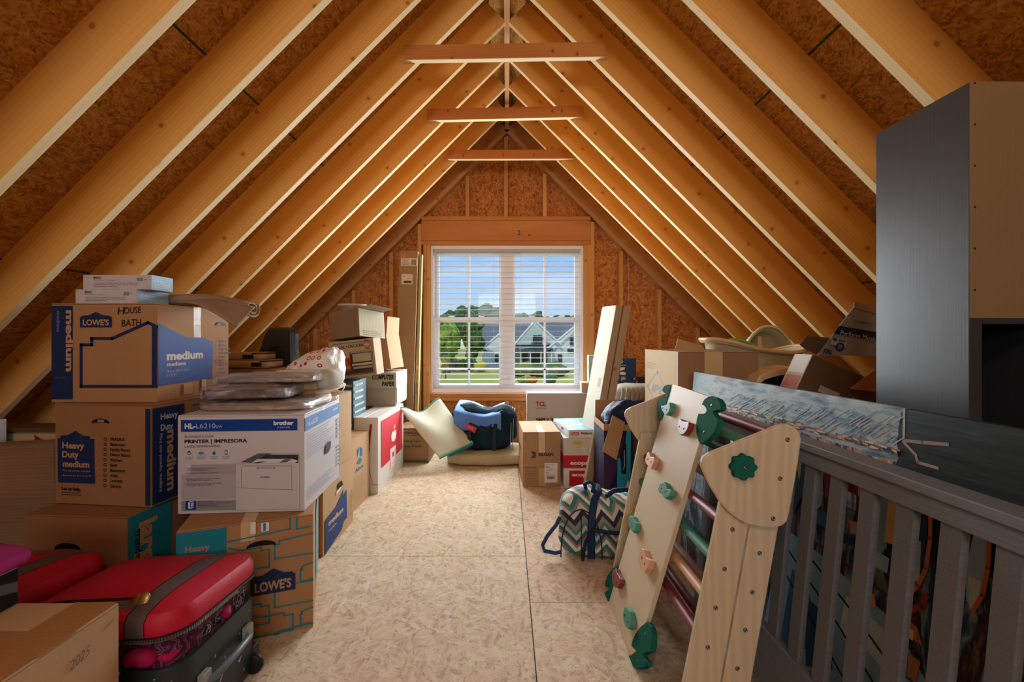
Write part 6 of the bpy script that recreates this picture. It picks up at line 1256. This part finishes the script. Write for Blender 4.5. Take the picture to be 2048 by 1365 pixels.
pic = [('p', cvp([(560, 430), (620, 470), (700, 530), (790, 620), (900, 715), (1000, 900), (640, 940), (500, 790), (540, 600)]), '#86aabc'),
    ('p', cvp([(600, 560), (650, 600), (660, 800), (560, 790)]), '#3f6a8c'), ('p', cvp([(640, 640), (700, 700), (720, 860), (640, 850)]), '#2c5070'), ('p', cvp([(760, 640), (800, 680), (790, 800), (740, 740)]), '#c4ccc4'), ('p', cvp([(830, 700), (870, 740), (870, 860), (820, 800)]), '#b9c6c0'),
    ('l', cvp([(575, 485), (720, 700), (860, 930)]), .007, '#121620'), ('l', cvp([(640, 510), (780, 690), (930, 900)]), .007, '#121620'), ('l', cvp([(560, 540), (640, 680), (760, 900)]), .007, '#121620'),
    ('p', cvp([(600, 235), (640, 240), (640, 330), (600, 400)]), '#26384c'), ('p', cvp([(612, 240), (630, 242), (622, 300)]), '#c8a83c'),
    ('p', cvp([(672, 262), (694, 264), (690, 370), (660, 400)]), '#a4b0b2'), ('p', cvp([(694, 264), (722, 272), (714, 345), (698, 350)]), '#8c2428'), ('p', cvp([(640, 365), (705, 395), (700, 440), (640, 410)]), '#3c6484'),
    ('p', cvp([(760, 290), (800, 300), (796, 345), (765, 330)]), '#6c2028'), ('p', cvp([(796, 300), (812, 304), (806, 352), (796, 345)]), '#c88c60'), ('p', cvp([(768, 415), (800, 425), (798, 460), (775, 455)]), '#c89878'), ('p', cvp([(740, 450), (800, 470), (800, 500), (740, 480)]), '#22384c'),
    ('p', cvp([(862, 325), (890, 330), (882, 500), (840, 540), (845, 430)]), '#7f9cb0'), ('p', cvp([(890, 333), (914, 338), (908, 492), (874, 480)]), '#dcb078'), ('p', cvp([(838, 500), (890, 530), (884, 575), (838, 550)]), '#9cbcc4'),
    ('p', cvp([(965, 365), (1005, 374), (1002, 470), (985, 570), (948, 600), (945, 500)]), '#1f3a5c'), ('p', cvp([(950, 470), (985, 480), (980, 600), (945, 590)]), '#9cb4b0'), ('l', cvp([(1013, 376), (1012, 470), (1000, 560), (975, 610), (944, 642)]), .010, '#c0703c'), ('l', cvp([(1000, 640), (985, 672), (955, 682)]), .014, '#8c3a2c'),
    ('p', cvp([(1148, 425), (1186, 438), (1182, 560), (1168, 630), (1138, 684), (1120, 655), (1118, 560), (1134, 490)]), '#8ca4b4'), ('p', cvp([(1125, 580), (1165, 600), (1150, 670), (1130, 680)]), '#b4bca8'), ('l', cvp([(1190, 440), (1184, 560), (1168, 640), (1140, 684)]), .009, '#b4602c'),
    ('p', cvp([(822, 640), (846, 636), (852, 672), (830, 680)]), '#c89440'), ('l', cvp([(735, 530), (800, 570), (880, 640)]), .008, '#5c2c34'), ('l', cvp([(640, 470), (700, 500), (735, 530)]), .008, '#4c2838'),
    ('p', cvp([(935, 700), (975, 735), (990, 790), (950, 760)]), '#a8643c'), ('p', cvp([(945, 735), (965, 745), (962, 775), (948, 765)]), '#e0b070'), ('p', cvp([(920, 790), (985, 830), (960, 900), (910, 860)]), '#3c5c74'), ('p', cvp([(950, 810), (985, 840), (970, 896), (945, 880)]), '#b06c3c')]
sky = [('l', cvp([(932, 80), (930, 182)]), .007, '#9ca4a2'), ('l', cvp([(930, 180), (985, 186), (1060, 192)]), .008, '#8c7c76'), ('l', cvp([(930, 185), (965, 222), (972, 245), (1030, 262)]), .007, '#9c8874')]
rs = random.Random(8)
for k in range(150):
    x = 400+rs.random()*500; y = 60+(x-400)*.13+rs.random()*75; L_ = 14+rs.random()*26; c_ = rs.choice(['#93aab4', '#acb8b8', '#7f9aa8', '#66869a', '#b09c90', '#9caeb2'])
    if y < 88+(x-400)*.27 and x < 905: sky.append(('l', cvp([(x, y), (x+L_, y-L_*.62)]), .0028, c_))
for k in range(120):
    x = 395+rs.random()*510; y = 76+(x-395)*.262+rs.random()*16-6; c_ = rs.choice(['#c89a6c', '#a86a5c', '#d8b888', '#3c5068', '#8c5c68', '#d0c0a0', '#203044'])
    sky.append(('l', cvp([(x, y), (x+10+rs.random()*14, y+3+rs.random()*3)]), .0045, c_))
ink(pic, M.translation, Ucv, Vcv, NC, 1.0, 1.0, 'painted_street', cnv)
ink(sky, M.translation, Ucv, Vcv, NC, 1.0, 1.0, 'painted_sky', cnv)
# ---------------------------------------------------------------- crib side
CR = NT('crib_grey'); _n = CR.noise(CR.coord((70, 70, 3)), 3, 4, .65); CR.bump(_n, .4, .001); CR = CR.fin(CR.mix(_n, '#6e7074', '#4c4e52'), .5, .35)
CRY = NT('crib_grey_long'); _n = CRY.noise(CRY.coord((3, 70, 70)), 3, 4, .65); CRY.bump(_n, .4, .001); CRY = CRY.fin(CRY.mix(_n, '#76777a', '#525458'), .5, .35)
cr = thing('crib_side', 'grey slatted wooden crib side leaning in front of the canvas painting', 'crib', (.78, 1.2, 0))
za, zb_ = .10, .855; xa_, xb_ = .775, .848   # front face x at these heights
leanc = Vector((xb_-xa_, 0, zb_-za)).normalized(); nfc = Vector((-leanc.z, 0, leanc.x))
MC = frameM(Vector((xa_, 1.87, za))-Vector((.78, 1.2, 0)), (0, -1, 0), leanc, nfc)   # local X towards the viewer, Y up, Z out of the front
LC = 1.34; HCb = (zb_-za)/leanc.z
MB().box(0, LC, HCb-.022, HCb, -.085, .004).build('top_cap', CRY, cr, bev=.003, M=MC)
MB().box(0, LC, HCb-.062, HCb-.022, -.03, -.004).build('upper_rail', CRY, cr, bev=.002, M=MC)
MB().box(0, LC, 0, .155, -.032, -.004).build('lower_rail', CRY, cr, bev=.002, M=MC)
MB().box(-.0, .055, -.10/leanc.z+.003, HCb-.022, -.055, .0).build('end_post', CR, cr, bev=.003, M=MC); MB().box(LC-.055, LC, -.10/leanc.z+.003, HCb-.022, -.055, .0).build('end_post', CR, cr, bev=.003, M=MC)
slc = MB().box(-.021, .021, .150, HCb-.060, -.026, -.010).data('crib_slat', CR)
for k in range(12):
    x = .10+.1005*k
    if x < LC-.07: o = inst(slc, 'slat', cr, M=MC @ Matrix.Translation((x-.0, 0, 0)))
# ---------------------------------------------------------------- climbing triangle
PLY = NT('birch_ply'); _g = PLY.n('ShaderNodeTexWave', wave_type='BANDS', bands_direction='X', Scale=5.0, Distortion=9.0, Detail=3.0); PLY.l(PLY.coord((2.2, 1, .35)), _g.inputs['Vector']); _h = PLY.noise(PLY.coord((1, 1, 1)), 3, 3)
PLY = PLY.fin(PLY.mix(PLY.math('MULTIPLY', _g.outputs[0], .32), '#c8b698', '#a89070'), .45, .25)
PLYB = NT('birch_ply_board'); _h = PLYB.noise(PLYB.coord((1, 1, .3)), 5, 4); PLYB = PLYB.fin(PLYB.mix(PLYB.math('MULTIPLY', _h, .5), '#cfbfa2', '#b8a482'), .5, .2)
PEDGE = flat('#b08660', .5, 0, .2, .3)
GRN = flat('#1b5c4e', .85, 0, .05, .04); GRN2 = flat('#4c8c78', .55, 0, .2, .04); PCH = flat('#d09c7c', .45, 0, .35, .04); MRN = flat('#7c2c34', .42, 0, .4, .04); PNK = flat('#c9a6a0', .42, 0, .4, .04)
SCREW = flat('#7c7a74', .3, .85)
tr = thing('climbing_triangle', 'folded birch climbing triangle with coloured rungs leaning on the crib side', 'climbing frame', (.62, 1.25, 0))
T0_ = Vector((.62, 1.25, 0)); YN, YFr = 1.25, 2.08
def npt(px, py, y=YN): q = P(px, py, 1.25); return Vector((q.x, y, q.z))-T0_
plate = [(1404, 925), (1408, 915), (1420, 907), (1555, 853), (1566, 849), (1580, 850), (1592, 857), (1600, 866), (1603, 880), (1597, 925), (1580, 1024), (1574, 1045), (1564, 1053), (1543, 1058), (1520, 1055), (1493, 1049), (1474, 1038), (1456, 1024), (1438, 1001), (1422, 975), (1410, 950), (1404, 935)]
legL = [(1449, 985), (1512, 985), (1505, 1056), (1449.5, 1365), (1424, 1506), (1352, 1506), (1348, 1500), (1376, 1365), (1448, 1012)]
legL = [(1453, 985), (1516, 985), (1503, 1060), (1449.5, 1365), (1425, 1500), (1418, 1508), (1356, 1508), (1349, 1500), (1376, 1365)]
legR = [(1518, 985), (1578, 985), (1565, 1060), (1511, 1365), (1488, 1500), (1480, 1508), (1436, 1508), (1430, 1500), (1453, 1365), (1507, 1060)]
def frm(y0, s):   # s=+1 near frame (plate towards the viewer), -1 far frame
    MB().hexa([npt(x, y, y0) for x, y in plate], [npt(x, y, y0+s*.017) for x, y in plate]).build('head_plate', PLY, tr, bev=.004)
    for lg in (legL, legR): MB().hexa([npt(x, y, y0+s*.0175) for x, y in lg], [npt(x, y, y0+s*.036) for x, y in lg]).build('leg', PLY, tr, bev=.003)
frm(YN, 1); frm(YFr, -1)
bolts = [(1575, 880, MRN), (1560, 958, GRN2), (1546, 1038, PCH), (1471, 1065, MRN), (1455, 1145, GRN2), (1437, 1224, PCH), (1421, 1304, MRN), (1526, 1113, MRN), (1511, 1192, GRN2), (1497, 1269, PCH), (1481, 1347, MRN)]
bm_ = MB().lathe([(0, 0), (.0062, 0), (.0062, .001), (.0048, .0035), (.0026, .0042), (.0026, .002), (0, .002)], seg=14).data('bolt', SCREW)
for px, py, m_ in bolts+[(1530, 900, GRN2)]:
    on_plate = py < 1050
    a = npt(px, py, YN+(.018 if on_plate else .037)); b_ = npt(px, py, YFr-(.018 if on_plate else .037))
    MB().tube([a, b_], .0155, 16).build('rung', m_, tr)
    if (px, py) == (1530, 900): continue
    inst(bm_, 'bolt', tr, M=Matrix.Translation(npt(px, py, YN-.0 if on_plate else YN+.0172)) @ Matrix.Rotation(R(90), 4, 'X'))
    inst(bm_, 'bolt', tr, M=Matrix.Translation(npt(px, py, YFr+.0 if on_plate else YFr-.0172)) @ Matrix.Rotation(R(-90), 4, 'X'))
kc = npt(1482, 932, YN); fl = []
for k in range(48): a = 2*math.pi*k/48; r_ = .0335+.0035*math.cos(8*a); fl.append((r_*math.cos(a), r_*math.sin(a)))
MB().prism(fl, kc+Vector((0, -.0005, 0)), (1, 0, 0), (0, 0, 1), (0, -1, 0), .02).build('lobed_knob', GRN, tr, bev=.003)
inst(bm_, 'bolt', tr, M=Matrix.Translation(kc+Vector((0, -.0208, 0))) @ Matrix.Rotation(R(90), 4, 'X'))
# ramp board
rb = thing('climbing_ramp', 'pale birch ramp board with cat-face holds and green hooks, leaning on the climbing triangle', 'ramp', (.444, 1.8, 0))
U_ = Vector((.246, -.055, .95)).normalized(); Wv = Vector((0, 1, 0)); Wv = (Wv-U_*Wv.dot(U_)).normalized(); Nn = U_.cross(Wv); Nn = -Nn if Nn.x > 0 else Nn; P0 = Vector((.444, 1.8, 0)); O0 = P0
def bp(px, py, off=0): return onplane(px, py, P0+Nn*off, Nn)
def rpoly(pts, off0, off1, nm, mats, bev=.002, par=None):
    a = [bp(x, y)+Nn*off0-O0 for x, y in pts]; b = [bp(x, y)+Nn*off1-O0 for x, y in pts]
    return MB().hexa(a, b).build(nm, mats, par or rb, bev=bev)
rpoly([(1216, 1210), (1262, 1312), (1275, 1300), (1294, 1241), (1399, 886), (1424, 802), (1422, 795), (1350, 770), (1340, 771), (1333, 800)], -.016, 0, 'board', PLYB, .002)
def c2(l): return [(1190+x/6.826, 760+y/6.826) for x, y in l]
def c4(l): return [(1080+x/3.592, 760+y/3.592) for x, y in l]
def c3(l): return [(1190+x/5.687, 1120+y/5.687) for x, y in l]
hooks = [c2([(1465, 340), (1500, 270), (1550, 235), (1610, 225), (1680, 250), (1720, 310), (1732, 370), (1715, 415), (1650, 425), (1620, 440), (1635, 480), (1690, 540), (1680, 620), (1640, 720), (1560, 810), (1480, 870), (1450, 875), (1420, 840), (1395, 740), (1385, 620), (1400, 530), (1420, 465), (1470, 465), (1510, 460), (1530, 430), (1525, 390), (1490, 350)]),
    c2([(1045, 70), (1030, 150), (1005, 230), (985, 300), (960, 400), (935, 490), (905, 560), (880, 545), (865, 480), (860, 400), (870, 310), (885, 255), (930, 258), (965, 250), (980, 215), (960, 185), (925, 160), (925, 130), (950, 90), (990, 70)]),
    c3([(265, 70), (255, 120), (225, 230), (190, 370), (145, 495), (110, 480), (92, 430), (92, 375), (125, 370), (155, 350), (165, 330), (120, 300), (125, 240), (160, 160), (205, 100)]),
    c3([(600, 710), (640, 760), (660, 850), (655, 960), (640, 1050), (590, 1055), (550, 1080), (560, 1120), (605, 1160), (590, 1210), (540, 1235), (480, 1240), (420, 1215), (385, 1160), (380, 1090), (425, 1095), (465, 1080), (480, 1040), (420, 985), (430, 930), (470, 840), (530, 760)])]
scr = [c2([(1605, 352), (1502, 718)]), [], [], c3([(582, 852), (492, 1155)])]
dot = MB().lathe([(0, 0), (.0045, 0), (.004, .0012), (0, .0014)], seg=12).data('screw', SCREW)
MN = frameM((0, 0, 0), U_, Wv, Nn) if U_.cross(Wv).dot(Nn) > 0 else frameM((0, 0, 0), Wv, U_, Nn)
for hk, ss in zip(hooks, scr):
    ho = rpoly(hk, -.0165, .003, 'hook', GRN, .002)
    for s_ in ss: inst(dot, 'screw', ho, M=Matrix.Translation(bp(*s_)-O0+Nn*.003) @ MN)
holds = [(c2([(968, 368), (1000, 375), (1050, 352), (1078, 322), (1094, 332), (1095, 400), (1080, 460), (1040, 502), (1010, 485), (985, 440), (968, 395)]), GRN2, 'green cat-face hold', c2([(995, 405), (1045, 428)])),
    (c2([(1205, 600), (1232, 548), (1275, 590), (1362, 602), (1360, 650), (1335, 715), (1290, 765), (1240, 778), (1215, 730), (1202, 660)]), MRN, 'maroon cat-face hold', c2([(1229, 660), (1292, 688)])),
    (c2([(775, 1020), (806, 1003), (824, 1070), (882, 1078), (880, 1125), (855, 1190), (835, 1240), (800, 1200), (760, 1165), (750, 1110)]), PCH, 'peach cat-face hold', c2([(790, 1105), (836, 1140)])),
    (c4([(888, 800), (900, 755), (930, 745), (945, 765), (955, 795), (985, 803), (975, 845), (940, 868), (925, 850), (915, 830), (895, 822)]), GRN2, 'green waisted hold', c4([(912, 790), (942, 815)])),
    (c4([(668, 1010), (680, 985), (700, 990), (715, 1025), (728, 1040), (722, 1090), (705, 1110), (685, 1085), (670, 1050)]), GRN2, 'green round hold', c4([(680, 1025), (700, 1058)])),
    ([(1289, 1108), (1294, 1100), (1299, 1103), (1303, 1118), (1312, 1124), (1307, 1140), (1300, 1150), (1292, 1140), (1287, 1125)], PCH, 'peach forked hold', [(1295, 1119), (1301, 1131)]),
    (c3([(258, 130), (290, 115), (305, 165), (345, 235), (340, 290), (310, 335), (280, 330), (255, 290), (248, 200)]), MRN, 'maroon waisted hold', c3([(268, 207), (298, 270)])),
    (c3([(400, 552), (430, 565), (460, 610), (475, 690), (470, 780), (440, 805), (410, 780), (385, 700), (380, 620)]), GRN2, 'green oval hold', c3([(402, 652), (440, 727)]))]
hd2 = MB().lathe([(0, 0), (.0038, 0), (.0038, .0006), (0, .0006)], seg=10).data('screw_hole', flat('#151412', .6))
for pts, m_, lb, ss in holds:
    ho = rpoly(pts, .0003, .022, 'hold', m_, .0025); ho['label'] = lb
    # the outline is drawn on the board plane; the hold rises from it towards the aisle
    for s_ in ss: inst(hd2, 'screw_hole', ho, M=Matrix.Translation(bp(*s_)-O0+Nn*.0222) @ MN)
# ---------------------------------------------------------------- chevron duffle bag
CH = NT('chevron_cloth'); _tc = CH.n('ShaderNodeTexCoord'); _sp = CH.n('ShaderNodeSeparateXYZ'); CH.l(_tc.outputs['Object'], _sp.inputs[0])
_xx = CH.math('ADD', _sp.outputs[0], CH.math('MULTIPLY', _sp.outputs[1], .6)); _tri = CH.math('PINGPONG', _xx, .050); _v = CH.math('ADD', _sp.outputs[2], CH.math('MULTIPLY', _tri, 1.15))
_fr = CH.math('FRACT', CH.math('MULTIPLY', _v, 4.4))
_c = CH.ramp(_fr, [(0, '#1b2740'), (.13, '#c9c6bc'), (.24, '#8c8074'), (.32, '#2c7c78'), (.42, '#e0ddd4'), (.52, '#8c8074'), (.60, '#1c5468'), (.70, '#b9b2a6'), (.80, '#2c8078'), (.88, '#8c8074')], 'CONSTANT'); CH.bump(CH.noise(CH.coord(), 9, 4, .6), .5, .01); CH = CH.fin(CH.mix(.12, _c, '#5a5048'), .75, .25)
t = thing('chevron_bag', 'zigzag patterned duffle bag with navy straps on the floor between ramp board and boxes', 'bag', (.535, 2.475, 0), 0, rot=(0, 0, R(-6)))
def cf2(q):
    q = q.copy(); k = max(0, q.z/.33); q.y = q.y*(1-.42*k**1.6); q.x = q.x*(1-.10*k); q.z *= 1-.10*math.exp(-((q.x-.05)/.1)**2); return q
mb = MB(); mb.blob(.52, .34, .335, 4.0, 56, .010, 8, 9, fold=cf2); mb.build('bag_body', CH, t)
NVY = flat('#1a2c50', .7, 0, .2, .15)
for xx in (-.085, .12):
    pts = [Vector((xx, -.168, .02)), Vector((xx, -.176, .10)), Vector((xx, -.170, .17)), Vector((xx+.005, -.150, .23)), Vector((xx+.02, -.105, .30)), Vector((xx+.05, -.05, .335)), Vector((xx+.05, .05, .335))]
    MB().tube(pts, .019, 8, flat=(1, 0, 0)).build('webbing_strap', NVY, t)
MB().tube([(-.085, -.175, .165), (-.12, -.185, .10), (-.13, -.195, .0+.02)], .008, 6).build('loose_strap', flat('#121a30', .7), t)
MB().tube([(-.085, -.183, .175), (.0, -.19, .168), (.12, -.186, .165), (.2, -.18, .15)], .010, 6).build('loose_strap', flat('#121a30', .7), t)
MB().tube([(-.10, -.03, .32), (-.11, -.03, .36), (-.085, -.04, .375), (-.06, -.04, .36), (-.07, -.05, .32), (-.09, -.05, .30)], .011, 8).build('carry_handle', NVY, t)
MB().tube([(.0, -.07, .31), (.04, -.08, .345), (.10, -.07, .35), (.16, -.06, .33), (.2, -.05, .335)], .013, 8).build('carry_handle', NVY, t)
MB().tube([(-.245, -.11, .205), (-.265, -.13, .17), (-.31, -.15, .12), (-.335, -.16, .075), (-.325, -.16, .045), (-.27, -.155, .035), (-.24, -.15, .04)], .010, 8).build('shoulder_strap', flat('#223c6c', .6), t)
MB().lathe([(.009, -.003), (.014, 0), (.009, .003), (.006, 0), (.009, -.003)], seg=14).build('metal_ring', flat('#8c8c86', .3, .8), t, M=Matrix.Translation((-.252, -.12, .185)) @ Matrix.Rotation(R(70), 4, 'X'))
def arcpipe(xo): return [Vector((xo+.105*math.cos(a), -.166-.004*0+.07*max(0, math.sin(a))**2*.55, .02+.235*max(0, math.sin(a))**.8)) for a in [math.pi*k/20 for k in range(21)]]
MB().tube(arcpipe(-.135), .0035, 6).build('pocket_piping', flat('#141c30', .6), t)
MB().tube([(-.135, -.176, .02), (-.135, -.174, .12), (-.135, -.150, .2), (-.135, -.13, .25)], .003, 6).build('pocket_seam', flat('#141c30', .6), t)
